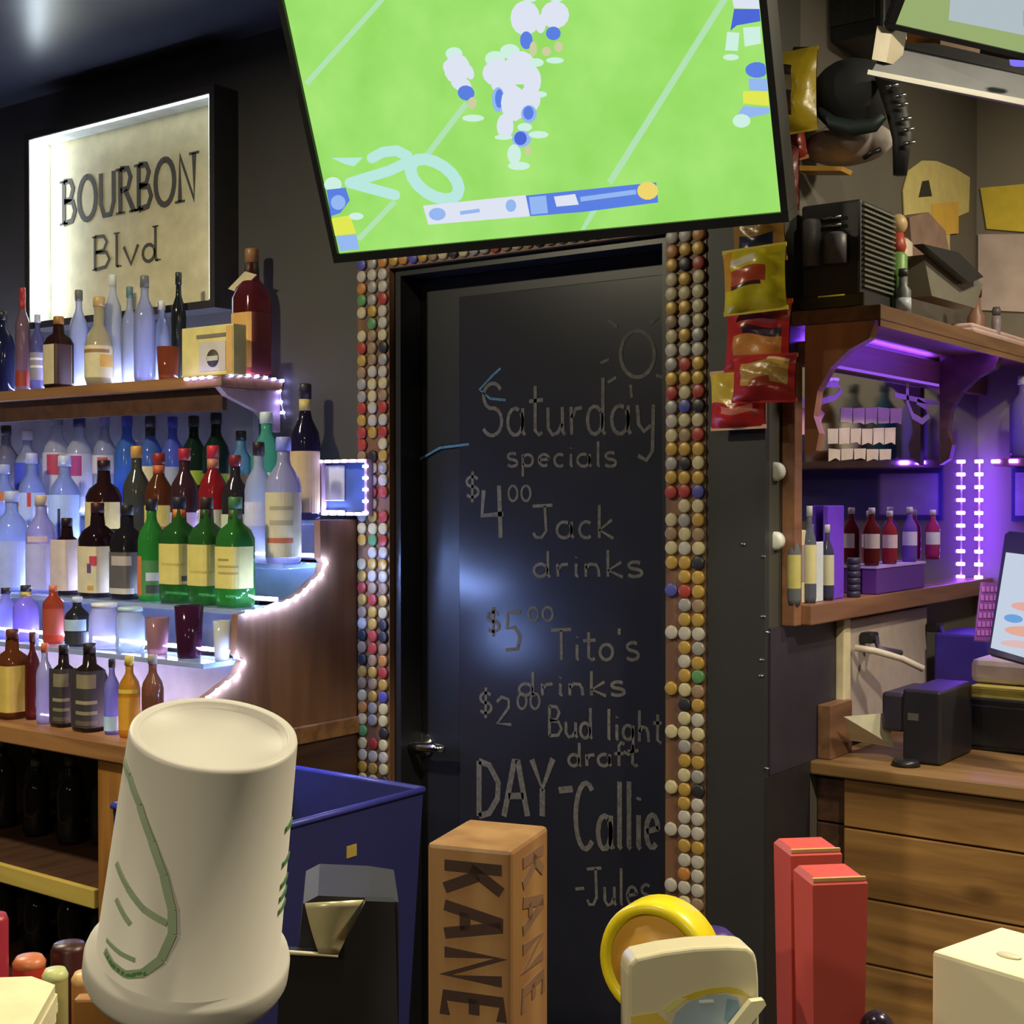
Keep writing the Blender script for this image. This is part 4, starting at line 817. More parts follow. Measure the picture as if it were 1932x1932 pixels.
B((XS + .030, 2.66, ZS - .105), (XS + .0325, 3.39, ZS - .099)).build('edge_light', emis('soft_purple_line', (0.30, 0.10, 0.80), 1.0, True), hs)
s_ = thing('led_strip', 'purple led strip hidden on the cleat, plus added front line, under the high recess shelf', 'led strip', (XF - .02, 3.1, ZS - .033), 'led light strips')
B((XS + .006, 2.66, ZS - .0575), (XS + .016, 3.39, ZS - .055)).build('tape', M_tape, s_)
B((XF - .006, 2.607, ZS - .043), (XF - .001, YR - .003, ZS - .0305)).build('front_lip', M_sh2, hs)  # lip added to hide the front glow line behind it
B((XF - .022, 2.64, ZS - .0345), (XF - .014, 3.39, ZS - .0306)).build('added_front_glow', emis('added_purple_front', (0.20, 0.05, 1.0), 52.0, True), s_)  # unseen second line, added to spread purple over the underside
B((XS + .008, 2.66, ZS - .0549), (XS + .014, 3.39, ZS - .051)).build('glow_line', emis('led_line_purple', (0.20, 0.055, 1.0), 60.0, True), s_)
# mirror in wooden frame
mi_ = thing('wall_mirror', 'large mirror in brown wooden frame on the recess wall', 'mirror', (XS, 3.1, 1.27))
MY0, MY1, MZ0, MZ1 = 2.565, YR - .003, 1.245, ZS - .106
M_mframe = wood('mirror_frame_wood', (140, 98, 72), (112, 76, 56), 1, .4)
M_mirror = mat('mirror_silver', (196, 196, 200), .06, 1.0, .02, 4)
B((XS + .001, MY0 + .03, MZ0 + .04), (XS + .006, MY1, MZ1)).build('mirror_glass', M_mirror, mi_)
B((XS + .001, MY0, MZ0), (XS + .03, MY0 + .035, MZ1), bev=.002).build('frame_side', M_mframe, mi_)
B((XS + .001, MY0 + .0355, MZ0), (XS + .05, MY1, MZ0 + .042), bev=.003).build('frame_ledge', M_mframe, mi_)
# paint on the mirror
M_cream = mat('cream_paint_marker', (214, 206, 150), .7); M_wht = mat('white_paint_marker', (206, 198, 182), .7); M_pnk = mat('pink_paint_marker', (224, 176, 164), .7)
def onM(x, y): return atX(x, y, XS + .0062)
NX = (1, 0, 0)
def mpoly(name, pts, mm): MB().prism([onM(*p) for p in pts], (.0006, 0, 0)).build(name, mm, mi_)
rnd = random.Random(3)
for (x0, x1, y0, y1, n) in ((1585, 1702, 768, 799, 5), (1560, 1690, 806, 838, 6), (1562, 1682, 846, 868, 5)):
    wl = (x1 - x0) / n
    for k_ in range(n):
        a = x0 + k_ * wl; mpoly('painted_letter', [(a + 1, y0 + rnd.uniform(0, 3)), (a + wl - .5, y0 + rnd.uniform(0, 3)), (a + wl - 1 - rnd.uniform(0, 1), y1 + rnd.uniform(-2, 2)), (a + wl * .6, y1 - rnd.uniform(0, 4)), (a + .5 + rnd.uniform(0, 1), y1 + rnd.uniform(-3, 3))], M_cream)
for pts, w_ in (([(1520, 727), (1545, 724), (1580, 726), (1588, 738), (1575, 750), (1545, 759), (1512, 756)], .013), ([(1688, 745), (1720, 752), (1760, 760), (1798, 764)], .012), ([(1712, 712), (1745, 722), (1790, 748)], .016), ([(1712, 720), (1712, 760), (1722, 785), (1740, 795), (1752, 785), (1748, 768), (1730, 757)], .016)):
    MB().ribbon([onM(*p) for p in pts], w_, NX, .0007).build('painted_swirl', M_wht, mi_)
mpoly('painted_leaf', [(1652, 711), (1668, 676), (1688, 674), (1698, 690), (1684, 708), (1665, 714)], mat('pale_green_marker', (196, 206, 180), .7))
mpoly('painted_pink', [(1507, 775), (1520, 769), (1545, 770), (1556, 780), (1550, 792), (1546, 820), (1500, 820)], M_pnk)
# purple vertical strip at the recess corner; its twin shows in the mirror
led_strip('purple led strip running down the recess corner beside the mirror', [(XS + .030, YR - .06, 1.60), (XS + .030, YR - .06, 1.27)], M_ledp, off=(0, -.004, 0), size=(.022, .006, .009), spacing=.0345)
B((XS + .02, YR - .026, 1.20), (XS + .09, YR - .001, 1.66)).build('led_backer', mat('violet_backer', (150, 120, 200), .5), bpy.data.objects['led_strip']) if False else None
# shelf on the far recess wall with purple front light
fs = thing('recess_shelf', 'dark shelf with purple led front on the far recess wall', 'shelf', (-.6, YR, 1.6))
B((XS + .10, YR - .16, 1.585), (1.2, YR - .002, 1.605)).build('board', M_dkbrown, fs)
led_run(fs, [(XS + .105, YR - .164, 1.597), (-1.06, YR - .164, 1.597)], M_ledp, (.022, .006, .009), .045)
row2 = [((-1.075), 'purple clear bottle with white neck', (150, 130, 220), (206, 196, 214)), (-.99, 'teal bottle on the far shelf', (60, 110, 130), (60, 60, 90)), (-.90, 'grey bottle with cream label', (120, 120, 130), (60, 60, 64)), (-.81, 'amber bottle with cream label', (130, 80, 50), (40, 36, 36)), (-.72, 'blue bottle with silver cap', (90, 110, 190), (190, 190, 196))]
for i, (xx, dsc, gc, cc_) in enumerate(row2):
    bottle('bottle', dsc + ', %s along the far recess shelf' % ORD[i], (xx, YR - .085, 1.6055), 'round', .215, .034, gc, .25, lab=(206, 196, 170) if i in (2, 3) else None, capc=cc_, group='bottles on the far recess shelf')
bb = thing('wall_panel', 'dark blue panel with lavender card below the far recess shelf', 'panel', (-1.0, YR, 1.45))
B((XS + .10, YR - .012, 1.44), (-.5, YR - .001, 1.583)).build('panel_board', mat('deep_blue', (52, 44, 120), .5), bb)
B((-1.115, YR - .016, 1.455), (-.95, YR - .0125, 1.57)).build('card', cmat((176, 150, 214)), bb)

# things on the mirror ledge (left to right)
def onL(x, dx=.03): p = atX(x, 1100, XS + dx); return Vector((XS + dx, p.y, MZ0 + .0425))
# white round hooks on the frame side
for (x, y, dsc) in ((1473, 890, 'upper'), (1472, 1020, 'lower')):
    c = atY(x, y, MY0 - .001); t = thing('globe_bulb', '%s white globe bulb on the left side of the mirror frame' % dsc, 'bulb', c)
    MB().lathe([(.012, 0), (.012, .012), (.019, .016), (.019, .034), (.012, .038)], 16, Matrix.Translation(c) @ Matrix.Rotation(math.pi / 2, 4, 'X')).build('globe', cmat((214, 218, 214)), t)
def ledge_box(name, label, x, wY, h, depth, col, cat, dx=.012, lean=0, face=None):
    p = onL(x, dx); t = thing(name, label, cat, p)
    B((0, 0, 0), (depth, wY, h), bev=.002).build('body', cmat(col), t).location = (0, 0, 0)
    if face: B((depth + .0002, wY * .12, h * .3), (depth + .0012, wY * .88, h * .8)).build('print', cmat(face), t).location = (0, 0, 0)
    return t
ledge_box('menu_holder', 'cream menu card with grey print standing on the mirror ledge', 1490, .10, .15, .006, (206, 192, 166), 'card', .012, face=(140, 132, 140))
ledge_box('white_card', 'narrow white card standing next to the cream menu', 1526, .06, .125, .006, (206, 214, 226), 'card', .022)
ledge_box('violet_folder', 'tall violet folder standing on the mirror ledge', 1552, .085, .20, .012, (116, 62, 220), 'folder', .014)
for i in range(6):
    p = onL(1590); t = thing('coaster', 'black coaster, %s from the bottom of the ledge stack' % ORD[i], 'coaster', (XS + .034, p.y + .05, MZ0 + .0425 + i * .0145), 'coasters stacked on the mirror ledge')
    MB().lathe([(.013, 0), (.0145, .001), (.0145, .012), (.013, .0135)], 16).build('disc', cmat((52, 44, 76)), t).location = (0, 0, 0)
bx = thing('acrylic_stand', 'small clear violet stand holding red bottles on the mirror ledge', 'stand', onL(1660))
p = onL(1640)
B((XS + .012, p.y, MZ0 + .0425), (XS + .048, p.y + .30, MZ0 + .10), bev=.003).build('block', glass('violet_acrylic', (150, 90, 220), .3), bx)
B((XS + .010, p.y - .004, MZ0 + .1005), (XS + .049, p.y + .304, MZ0 + .106)).build('tray', cmat((190, 160, 240)), bx)
for i, (x, gc, lc, dsc) in enumerate(((1628, (130, 44, 50), (206, 190, 196), 'dark red small bottle with pale label on the acrylic stand'), (1662, (196, 70, 90), (226, 200, 210), 'pink red small bottle with white neck on the acrylic stand'), (1700, (150, 110, 230), (206, 196, 240), 'lilac small bottle on the acrylic stand'), (1744, (206, 70, 140), (214, 214, 230), 'magenta small bottle nearest the purple strip'))):
    p = onL(x + 10)
    bottle('small_bottle', dsc, (XS + .03, p.y + .02, MZ0 + .1065), 'round', .13 - .008 * (i % 2), .0175, gc, .2, lab=lc, labz=(.3, .55), capc=(210, 200, 220), group='small bottles on the mirror ledge')
# shot glasses and tins shown against the lower left of the mirror
for i, (x, hh, gc, lc, dsc) in enumerate(((1492, .17, (150, 158, 170), (190, 180, 110), 'grey glass bottle with yellow label behind the cream menu'), (1522, .20, (130, 138, 160), (206, 196, 150), 'slate bottle with cream label beside the mirror frame'), (1556, .16, (96, 96, 130), (190, 186, 160), 'dim blue bottle behind the violet folder'))):
    p = onL(x); bottle('small_bottle', dsc, (XS + .022, p.y + .03, MZ0 + .0425), 'round', hh, .0145, gc, .25, lab=lc, labz=(.2, .6), capc=(200, 206, 210), group='small bottles on the mirror ledge')
led_strip('short violet led strip on the mirror below the shelf bracket', [atX(1542, 714, XS + .01), atX(1580, 716, XS + .01)], emis('led_violet_soft', (.16, .06, 1.0), 3.0, True), off=(.004, 0, 0), size=(.005, .02, .006), spacing=.03)

# ------------------------------------------------------------------ things on the high shelf
def hsY(x): return atX(x, 560, -1.13).y
Z1 = ZS + .0005
sp = thing('speaker', 'black caged speaker box at the end of the high shelf', 'speaker', (-1.13, 2.66, ZS))
a, b = atY(1505, 555, 2.612), atY(1604, 322, 2.612)
B((a.x + .004, 2.618, Z1), (b.x + .02, 2.80, ZS + .215), bev=.006).build('cabinet', mat('speaker_black', (44, 42, 48), .5), sp)
B((a.x + .004, 2.612, Z1), (b.x + .03, 2.617, ZS + .028), bev=.002).build('foot_rail', M_black, sp)
B((a.x + .045, 2.6105, ZS + .024), (b.x - .01, 2.6118, ZS + .027)).build('chrome_line', M_chrome, sp)
for k_, (x0, x1, y0, y1) in enumerate(((1514, 1548, 418, 505), (1556, 1598, 442, 500))):
    p, q = atY(x0, y1, 2.612), atY(x1, y0, 2.612); r_ = (q.x - p.x) / 2
    MB().lathe([(r_, p.z), (r_, q.z), (r_ * .7, q.z + .006)], 16, Matrix.Translation((0, 0, 0))).build('grey_driver', cmat((92, 90, 98)), sp).location = Vector(((p.x + q.x) / 2, 2.6135 + .0, 0)) - sp.location
p = atY(1572, 410, 2.61); m = MB()
for dz in (0, -.016): m.tube([p + Vector((-.02, 0, dz)), p + Vector((.018, 0, dz))], .004, 8)
m.build('badge_bar', M_steel, sp)
for k_ in range(16):
    z = ZS + .04 + k_ * .0108; B((b.x + .0215, 2.625, z), (b.x + .026, 2.79, z + .0042)).build('grille_slat', cmat((110, 112, 104)), sp)
# cap with studded strap on top of the speaker
cp = thing('baseball_cap', 'black cap with pale grey crown band and studded strap on speaker', 'cap', (-1.15, 2.68, ZS + .215))
c0 = atY(1600, 272, 2.68); m = MB()
m.ball(c0, (.094, .07, .042), 20, 10); m.build('grey_band', mat('grey_cloth', (168, 158, 156), .85, 0, .12, 30, .2), cp)
c1 = atY(1608, 180, 2.67); m = MB(); m.ball(c1, (.082, .085, .072), 20, 12); m.build('crown', mat('black_cloth', (26, 28, 34), .8, 0, .1, 40, .1), cp)
m = MB(); br = [atY(x, y, 2.585) for x, y in ((1545, 208), (1570, 232), (1610, 242), (1650, 236), (1668, 218))]
m.tube(br, [.008, .014, .016, .014, .008], 8); m.build('peak', mat('teal_black_cloth', (34, 46, 52), .6), cp)
m = MB(); m.tube([atY(1668, 140, 2.62), atY(1690, 200, 2.61), atY(1702, 260, 2.60), atY(1698, 330, 2.60)], [.02, .022, .02, .014], 8); m.build('strap', mat('black_strap', (22, 22, 28), .6), cp)
for k_, (x, y) in enumerate(((1682, 162), (1696, 181), (1700, 198), (1706, 225), (1711, 245), (1714, 270))):
    MB().tube([Vector((-.01, 0, 0)), Vector((.014, 0, 0))], .004, 8).build('stud', M_steel, cp).location = atY(x, y, 2.575) - cp.location
m = MB(); m.tube([atY(1630, 298, 2.595), atY(1645, 288, 2.59), atY(1662, 282, 2.592)], .005, 6); m.build('dark_stitch', M_black, cp)
gc = thing('golden_card', 'gold edged card lying under the cap on the speaker', 'card', (-1.2, 2.62, ZS + .215))
MB().prism([atY(x, y, 2.605) for x, y in ((1502, 312), (1590, 314), (1586, 322), (1506, 322))], (0, .05, 0)).build('card', cmat((190, 140, 60), .4), gc)
# upper dark cabinet behind the cap
uc = thing('wall_speaker', 'black box speaker mounted high on the corner behind the cap', 'speaker', (-1.1, 2.85, 2.4))
p, q = atY(1525, 105, 2.80), atY(1668, -60, 2.80)
B((p.x, 2.80, p.z + .02), (q.x, 2.98, q.z), bev=.008).build('cabinet', mat('speaker_shell', (40, 40, 44), .5), uc)
B((p.x + .02, 2.796, p.z + .05), (q.x - .02, 2.7995, q.z - .02)).build('grille', mat('speaker_cloth', (54, 52, 50), .8, 0, .3, 200), uc)
# figurine
fg = thing('figurine', 'small green and red figurine with beige hat on the high shelf', 'figurine', Vector((-1.09, hsY(1655), ZS)))
yy = fg.location.y; p = Vector((-1.085, yy, 0))
def zat(y, P): return CAM.z + (934 - y) / FPX * ((P - CAM).dot(F))
m = MB(); m.lathe([(.016, Z1), (.021, Z1 + .01), (.02, zat(487, p)), (.013, zat(480, p))], 14, Matrix.Translation((p.x, p.y, 0))); m.build('body', cmat((104, 146, 70)), fg)
m = MB(); m.lathe([(.012, zat(486, p)), (.018, zat(470, p)), (.012, zat(445, p))], 14, Matrix.Translation((p.x, p.y, 0))); m.build('scarf', cmat((164, 62, 44)), fg)
m = MB(); m.ball((p.x, p.y, zat(428, p)), (.02, .02, .022), 14, 9); m.build('hat', cmat((190, 160, 116)), fg)
def shelf_item(name, label, cat, x, parts, dx=-1.10):
    P = Vector((dx, atX(x, 560, dx).y, ZS)); t = thing(name, label, cat, P)
    for nm, prof_, col in parts: MB().lathe([(r_, z + .0005) for r_, z in prof_], 16).build(nm, cmat(col), t).location = (0, 0, 0)
    return t
shelf_item('spray_bottle', 'grey small bottle with white label on the high shelf', 'bottle', 1704, [('body', [(.014, 0), (.016, .004), (.016, .05), (.009, .06), (.008, .08)], (112, 114, 122)), ('label', [(.0164, .008), (.0164, .034)], (196, 204, 220)), ('cap', [(.01, .0805), (.01, .095)], (60, 62, 60))], -1.06)
shelf_item('jar', 'round cream jar behind the green figurine', 'jar', 1690, [('body', [(.024, 0), (.03, .01), (.03, .10), (.02, .12)], (120, 92, 80)), ('lid', [(.034, .1205), (.036, .13), (.036, .185), (.026, .195)], (186, 172, 158))], -1.15)
shelf_item('bottle', 'brown glass bottle leaning on the posters over the high shelf', 'bottle', 1842, [('body', [(.018, 0), (.022, .01), (.022, .07), (.012, .09), (.01, .12)], (128, 92, 80)), ('cap', [(.013, .1205), (.014, .14), (.006, .15)], (90, 50, 60))], -1.13)
shelf_item('pepper_mill', 'slim grey mill standing on the high shelf', 'mill', 1880, [('body', [(.013, 0), (.009, .02), (.012, .05), (.010, .07)], (128, 116, 126)), ('knob', [(.008, .0705), (.012, .08), (.008, .092)], (84, 76, 84))], -1.08)
rm = thing('remote_control', 'long black remote leaning on a grey block on the high shelf', 'remote', (-1.1, hsY(1770), ZS))
q = [atX(x, y, -1.062) for x, y in ((1722, 462), (1790, 478), (1838, 524), (1812, 536))]
MB().prism(q, (.022, 0, 0)).build('body', mat('remote_black', (26, 26, 34), .4), rm)
gb = thing('grey_block', 'grey and tan wedge block under the black remote', 'block', (-1.1, hsY(1760), ZS))
q = [atX(x, y, -1.115) for x, y in ((1700, 485), (1740, 482), (1815, 540), (1800, 584), (1716, 562))]
MB().prism(q, (.05, 0, 0)).build('wedge', cmat((112, 108, 100)), gb)
kn = thing('paper_bag', 'brown grey crumpled paper bag behind the wedge block', 'bag', (-1.17, hsY(1725), ZS))
MB().prism([atX(x, y, -1.18) for x, y in ((1675, 415), (1712, 405), (1745, 440), (1752, 478), (1735, 560), (1688, 555))], (.05, 0, 0)).build('bag', mat('brown_paper', (120, 94, 84), .8, 0, .2, 20, .3), kn)
cl = thing('pink_cloth', 'pale pink folded cloth lying on the high shelf at the right edge', 'cloth', (-1.1, 3.6, ZS))
m = MB(); B_ = [atX(x, 600, -1.09).y for x in (1835, 1932)]
for k_ in range(3): m.box((-1.19, B_[0] - .06 + k_ * .01, Z1 + k_ * .012), (-1.06 - k_ * .008, YR - .012, Z1 + .011 + k_ * .012), bev=.005)
m.build('folds', mat('pink_cotton', (206, 176, 176), .9, 0, .1, 20, .2), cl)
# boards and posters on the recess wall above the shelf
def poster(name, label, pts, col, dx=.002, th=.003, extra=None):
    t = thing(name, label, 'poster', atX(*pts[0], XS)); MB().prism([atX(x, y, XS + dx) for x, y in pts], (th, 0, 0)).build('sheet', cmat(col, .7), t)
    if extra:
        for nm, pp, c in extra: MB().prism([atX(x, y, XS + dx + th + .0003) for x, y in pp], (.0008, 0, 0)).build(nm, cmat(c, .7), t)
    return t
poster('poster', 'pale yellow round topped poster with small black mark above the high shelf', [(1702, 360), (1712, 322), (1738, 303), (1765, 304), (1800, 318), (1828, 335), (1826, 400), (1790, 415), (1790, 565), (1712, 560)], (196, 180, 118), .002, .003,
       [('black_mark', [(1733, 372), (1740, 342), (1752, 340), (1758, 370)], (44, 40, 34)), ('orange_square', [(1757, 385), (1808, 380), (1808, 440), (1760, 446)], (206, 164, 70))])
t = thing('banner', 'bright yellow banner strip on the far recess wall at the right edge', 'banner', (-1.1, YR, 2.1))
MB().prism([atY(x, y, YR - .002) for x, y in ((1850, 355), (1960, 345), (1960, 440), (1862, 432))], (0, -.003, 0)).build('sheet', cmat((222, 196, 70), .6), t)
t = thing('paper_sheet', 'large pale pink paper sheet on the far wall below the yellow banner', 'poster', (-1.1, YR, 1.95))
MB().prism([atY(x, y, YR - .002) for x, y in ((1846, 442), (1960, 442), (1960, 590), (1846, 585))], (0, -.003, 0)).build('sheet', mat('pink_paper', (200, 180, 178), .7), t)

# ------------------------------------------------------------------ counter with plank front in the recess
ZK = .95; YK = 2.722
ct = thing('plank_counter', 'knotty pine plank fronted counter in the recess at the right', 'counter', (-.5, YK, 0))
XA = XS + .001
edges = []
for y in (1440, 1562, 1690, 1812): edges.append(atY(1592, y, YK).z)
zz = [ZK - .03] + [e for e in edges[1:]]
zz += [zz[-1] - .135 * k_ for k_ in range(1, 6) if zz[-1] - .135 * k_ > .02] + [.02]
xs = atY(1592, 1500, YK).x
for a, b in zip(zz, zz[1:]):
    dz = .004
    o = B((xs, YK, b + dz), (1.6, YK + .02, a), bev=.0025).build('plank', M_plank, ct); 
    B((XA, YK + .018, b + dz), (xs - .002, YK + .034, a), bev=.002).build('plank', M_dkbrown, ct)  # darker wood here stands in for the corner's shade on the stile
B((XA, YK + .035, .0), (1.6, YR - .03, ZK - .031)).build('carcass', M_black, ct)
tag(B((XA, YK - .022, ZK - .028), (1.65, YR - .002, ZK), bev=.004).build('countertop', wood('counter_wood', (146, 112, 72), (110, 82, 52), 0, .4)), 'wooden countertop of the plank counter under the till', 'worktop')
B((XS + .005, YK + .01, ZK + .0005), (XS + .035, YK + .125, ZK + .115), bev=.002).build('splash_board', M_sh2, ct)
# dark backing panel of recess wall below the mirror
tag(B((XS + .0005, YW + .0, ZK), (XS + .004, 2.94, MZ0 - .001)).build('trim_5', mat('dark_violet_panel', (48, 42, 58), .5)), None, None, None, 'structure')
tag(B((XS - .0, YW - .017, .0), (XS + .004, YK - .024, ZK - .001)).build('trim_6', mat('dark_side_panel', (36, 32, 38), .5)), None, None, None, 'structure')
# electric panel with plugs
ep = thing('outlet_panel', 'pale grey electric panel with plugs above the counter', 'electric panel', (XS, 3.1, 1.0))
a, b = atX(1592, 1320, XS + .02), atX(1722, 1155, XS + .02)
B((XS + .002, a.y, ZK + .02), (XS + .02, b.y + .1, 1.235), bev=.004).build('box', cmat((176, 160, 158), .5), ep)
B((XS + .002, a.y - .006, ZK + .02), (XS + .024, a.y + .03, 1.24), bev=.004).build('edge', cmat((214, 200, 170), .5), ep)
def plug(x, y, tx, ty, col):
    p = atX(x, y, XS + .022); t = MB(); t.box(p - Vector((0, .02, .012)), p + Vector((.03, .02, .012)), bev=.004); t.build('plug', M_black, ep)
    q = [p + Vector((.03, 0, 0)), atX(x + 30, y + 22, XS + .07), atX(tx, ty, XS + .10)]
    MB().tube(q, .007, 8).build('cord', cmat(col, .5), ep)
plug(1628, 1202, 1700, 1232, (60, 54, 70)); plug(1752, 1182, 1812, 1200, (70, 50, 130))
cb = thing('white_cable', 'thick white cable drooping from the electric panel to the printer', 'cable', atX(1620, 1225, XS + .05))
MB().tube([atX(1612, 1222, XS + .03), atX(1650, 1228, XS + .07), atX(1700, 1242, XS + .10), atX(1742, 1262, XS + .14)], .0075, 10).build('sheath', cmat((206, 194, 182), .5), cb)
# receipt printer
def czat(x, y, z=ZK): return atZ(x, y, z)
pr = thing('receipt_printer', 'black receipt printer on the counter next to the till', 'printer', czat(1740, 1440))
f0 = czat(1702, 1438); f1 = czat(1762, 1442)
px0 = f0.x; px1 = f1.x + .02; pyf = f0.y
ht = .155
B((px0, pyf, ZK + .001), (px1, pyf + .20, ZK + ht), bev=.006).build('housing', mat('printer_black', (38, 36, 46), .4), pr)
B((px0 - .05, pyf + .01, ZK + .06), (px0 - .0005, pyf + .19, ZK + ht - .012), bev=.008).build('paper_door', mat('printer_grey', (50, 46, 62), .4), pr)
B((px0 + .012, pyf - .0012, ZK + .09), (px0 + .035, pyf - .0001, ZK + .105)).build('button_plate', cmat((92, 88, 92)), pr)
MB().lathe([(.03, ZK + .001), (.026, ZK + .012)], 16, Matrix.Translation((px0 + .02, pyf - .032, 0))).build('feed_roller', M_black, pr)
rc = thing('receipt', 'white paper receipt curling out beside the printer', 'receipt', czat(1640, 1400))
q = [czat(x, y, ZK + z) for x, y, z in ((1592, 1352, .095), (1672, 1345, .095), (1686, 1408, .02), (1604, 1396, .03))]
MB().prism(q, (0, 0, -.001)).build('paper', cmat((214, 210, 190), .8), rc)
# cash drawer, paper stack and till screen
dr = thing('cash_drawer', 'black cash drawer under the till at the right edge', 'cash drawer', czat(1900, 1430))
d0 = czat(1815, 1412); 
B((d0.x, d0.y, ZK + .001), (d0.x + .42, d0.y + .40, ZK + .115), bev=.004).build('case', mat('drawer_black', (30, 29, 38), .4), dr)
B((d0.x + .008, d0.y - .006, ZK + .012), (d0.x + .41, d0.y - .0002, ZK + .10), bev=.002).build('drawer_front', mat('drawer_front_black', (34, 33, 40), .35), dr)
MB().lathe([(.008, 0), (.008, .004)], 14, Matrix.Translation((d0.x + .2, d0.y - .0062, ZK + .06)) @ Matrix.Rotation(math.pi / 2, 4, 'X')).build('lock', M_steel, dr)
yp = thing('paper_stack', 'yellow edged stack of papers on the cash drawer', 'papers', (d0.x + .02, d0.y + .03, ZK + .115))
for k_, c in enumerate(((206, 196, 110), (176, 160, 60), (214, 200, 120), (196, 180, 90))):
    B((d0.x + .012 + .003 * (k_ % 2), d0.y + .008 + .004 * (k_ % 3), ZK + .1155 + k_ * .006), (d0.x + .32, d0.y + .26, ZK + .1212 + k_ * .006)).build('pad', cmat(c, .7), yp)
bs = thing('till', 'tilted till touch screen with white page on a pale grey base', 'till', (d0.x + .1, d0.y + .1, ZK + .1398))
zt = ZK + .14
B((d0.x + .0, d0.y + .05, zt), (d0.x + .30, d0.y + .24, zt + .055), bev=.014).build('base', cmat((196, 180, 186), .5), bs)
MB().prism([(d0.x + .10, d0.y + .13, zt + .04), (d0.x + .22, d0.y + .13, zt + .04), (d0.x + .22, d0.y + .2, zt + .2), (d0.x + .10, d0.y + .2, zt + .2)], (0, .03, 0)).build('neck', cmat((160, 150, 160), .5), bs)
# screen: plane facing the camera, leaning back
tsn = Vector((-.15, -.88, .42)).normalized(); tso = atD(1868, 1232, 2.86)
def onT(x, y, off=0): return atP(x, y, tso + tsn * off, tsn)
tl = bs
MB().prism([onT(x, y) for x, y in ((1864, 1232), (2010, 1272), (2050, 1020), (1905, 1002), (1896, 1008))], -tsn * .02).build('bezel', mat('till_bezel', (46, 42, 84), .4), tl)
MB().prism([onT(x, y, .0006) for x, y in ((1869, 1222), (2005, 1262), (2040, 1060), (1898, 1042))], -tsn * .0004).build('screen', emis('till_page', (196, 208, 226), 1.0), tl)
for k_, (cx_, cy_, rx, ry, c) in enumerate(((1945, 1146, 38, 9, (226, 170, 160)), (1912, 1167, 18, 8, (110, 160, 220)), (1935, 1192, 40, 10, (226, 170, 150)), (1925, 1216, 38, 7, (222, 184, 180)))):
    MB().prism([onT(cx_ + rx * math.cos(t_ * .393), cy_ + ry * math.sin(t_ * .393) + .1 * rx * math.cos(t_ * .393), .001) for t_ in range(16)], -tsn * .0002).build('page_spot', emis('till_spot_%d' % k_, c, 1.0), tl)
# keypad and violet box behind the printer
kp = thing('keypad', 'violet keypad on a post left of the till screen', 'keypad', (-1.1, 3.3, 1.15))
kn_ = Vector((.35, -.9, .25)).normalized(); ko = atD(1858, 1150, 3.05)
MB().prism([atP(x, y, ko, kn_) for x, y in ((1838, 1208), (1872, 1208), (1886, 1100), (1850, 1098))], -kn_ * .02).build('body', cmat((150, 70, 190), .5), kp)
for r_ in range(6):
    for c_ in range(4):
        x = 1846 + c_ * 8.2 + (5 - r_) * 1.9; y = 1194 - (5 - r_) * 1 - r_ * 0 - (5 - r_) * 15.5
        MB().prism([atP(x + a, y + b, ko + kn_ * .0015, kn_) for a, b in ((-3, -5), (3, -5), (3, 5), (-3, 5))], -kn_ * .0015).build('key', cmat((206, 120, 226), .5), kp)
vb = thing('blue_box', 'dark blue box standing behind the printer on the counter', 'box', czat(1800, 1330))
q0 = atY(1762, 1300, 3.32); q1 = atY(1866, 1200, 3.32)
B((q0.x, 3.32, ZK + .001), (q1.x, 3.50, q1.z), bev=.006).build('box', mat('violet_blue_plastic', (62, 44, 160), .5), vb)

# ------------------------------------------------------------------ foreground bar with tap handles
bar = thing('front_bar', 'dark wooden bar in the foreground under the beer taps', 'bar', (-.5, .6, 0))
TB = Matrix.Rotation(math.radians(14), 4, 'Z')
MB().prism([(-.45 + u_ * .951 - v_ * .309, .99 + u_ * .309 + v_ * .951, 1.0) for u_, v_ in ((-1.5, 0), (1.3, 0), (1.3, -.62), (-1.5, -.62))], (0, 0, .04)).build('bar_top', mat('black_bar_mat', (34, 30, 28), .75, 0, .3, 60, .3), bar)
MB().prism([(-.45 + u_ * .951 - v_ * .309, .99 + u_ * .309 + v_ * .951, 0) for u_, v_ in ((-1.4, -.06), (1.25, -.06), (1.25, -.5), (-1.4, -.5))], (0, 0, .999)).build('bar_front', M_dkbrown, bar)
def tap_stem(p, top, parent, r=.009):
    MB().tube([Vector((p.x, p.y, 1.0405)), Vector((p.x, p.y, top))], r, 10).build('faucet', M_steel, parent)
# wooden block handle
kz = 1.28
q = [atZ(x, y, kz) for x, y in ((805, 1590), (960, 1605), (1040, 1557), (880, 1545))]
k0 = q[0]; ke1 = (q[1] - q[0]); ke2 = (q[2] - q[1]); ka = ke1.normalized(); kb = Vector((-ka.y, ka.x, 0)); kw, kd = .060, .073
kt = thing('beer_tap', 'wooden block tap handle with KANE burned into it', 'beer tap', (k0.x, k0.y, 1.09), 'beer taps along the bar')
M_block = wood('block_wood', (166, 126, 84), (140, 100, 64), 2, .45)
Tk = Matrix(((ka.x, kb.x, 0, k0.x), (ka.y, kb.y, 0, k0.y), (0, 0, 1, 0), (0, 0, 0, 1)))
MB().box((0, 0, 1.09), (kw, kd, kz), bev=.003, T=Tk).build('block', M_block, kt)
M_burn = mat('burned_letters', (62, 40, 34), .8); M_burn2 = mat('faint_burned_letters', (118, 84, 62), .8)
nf = -kb
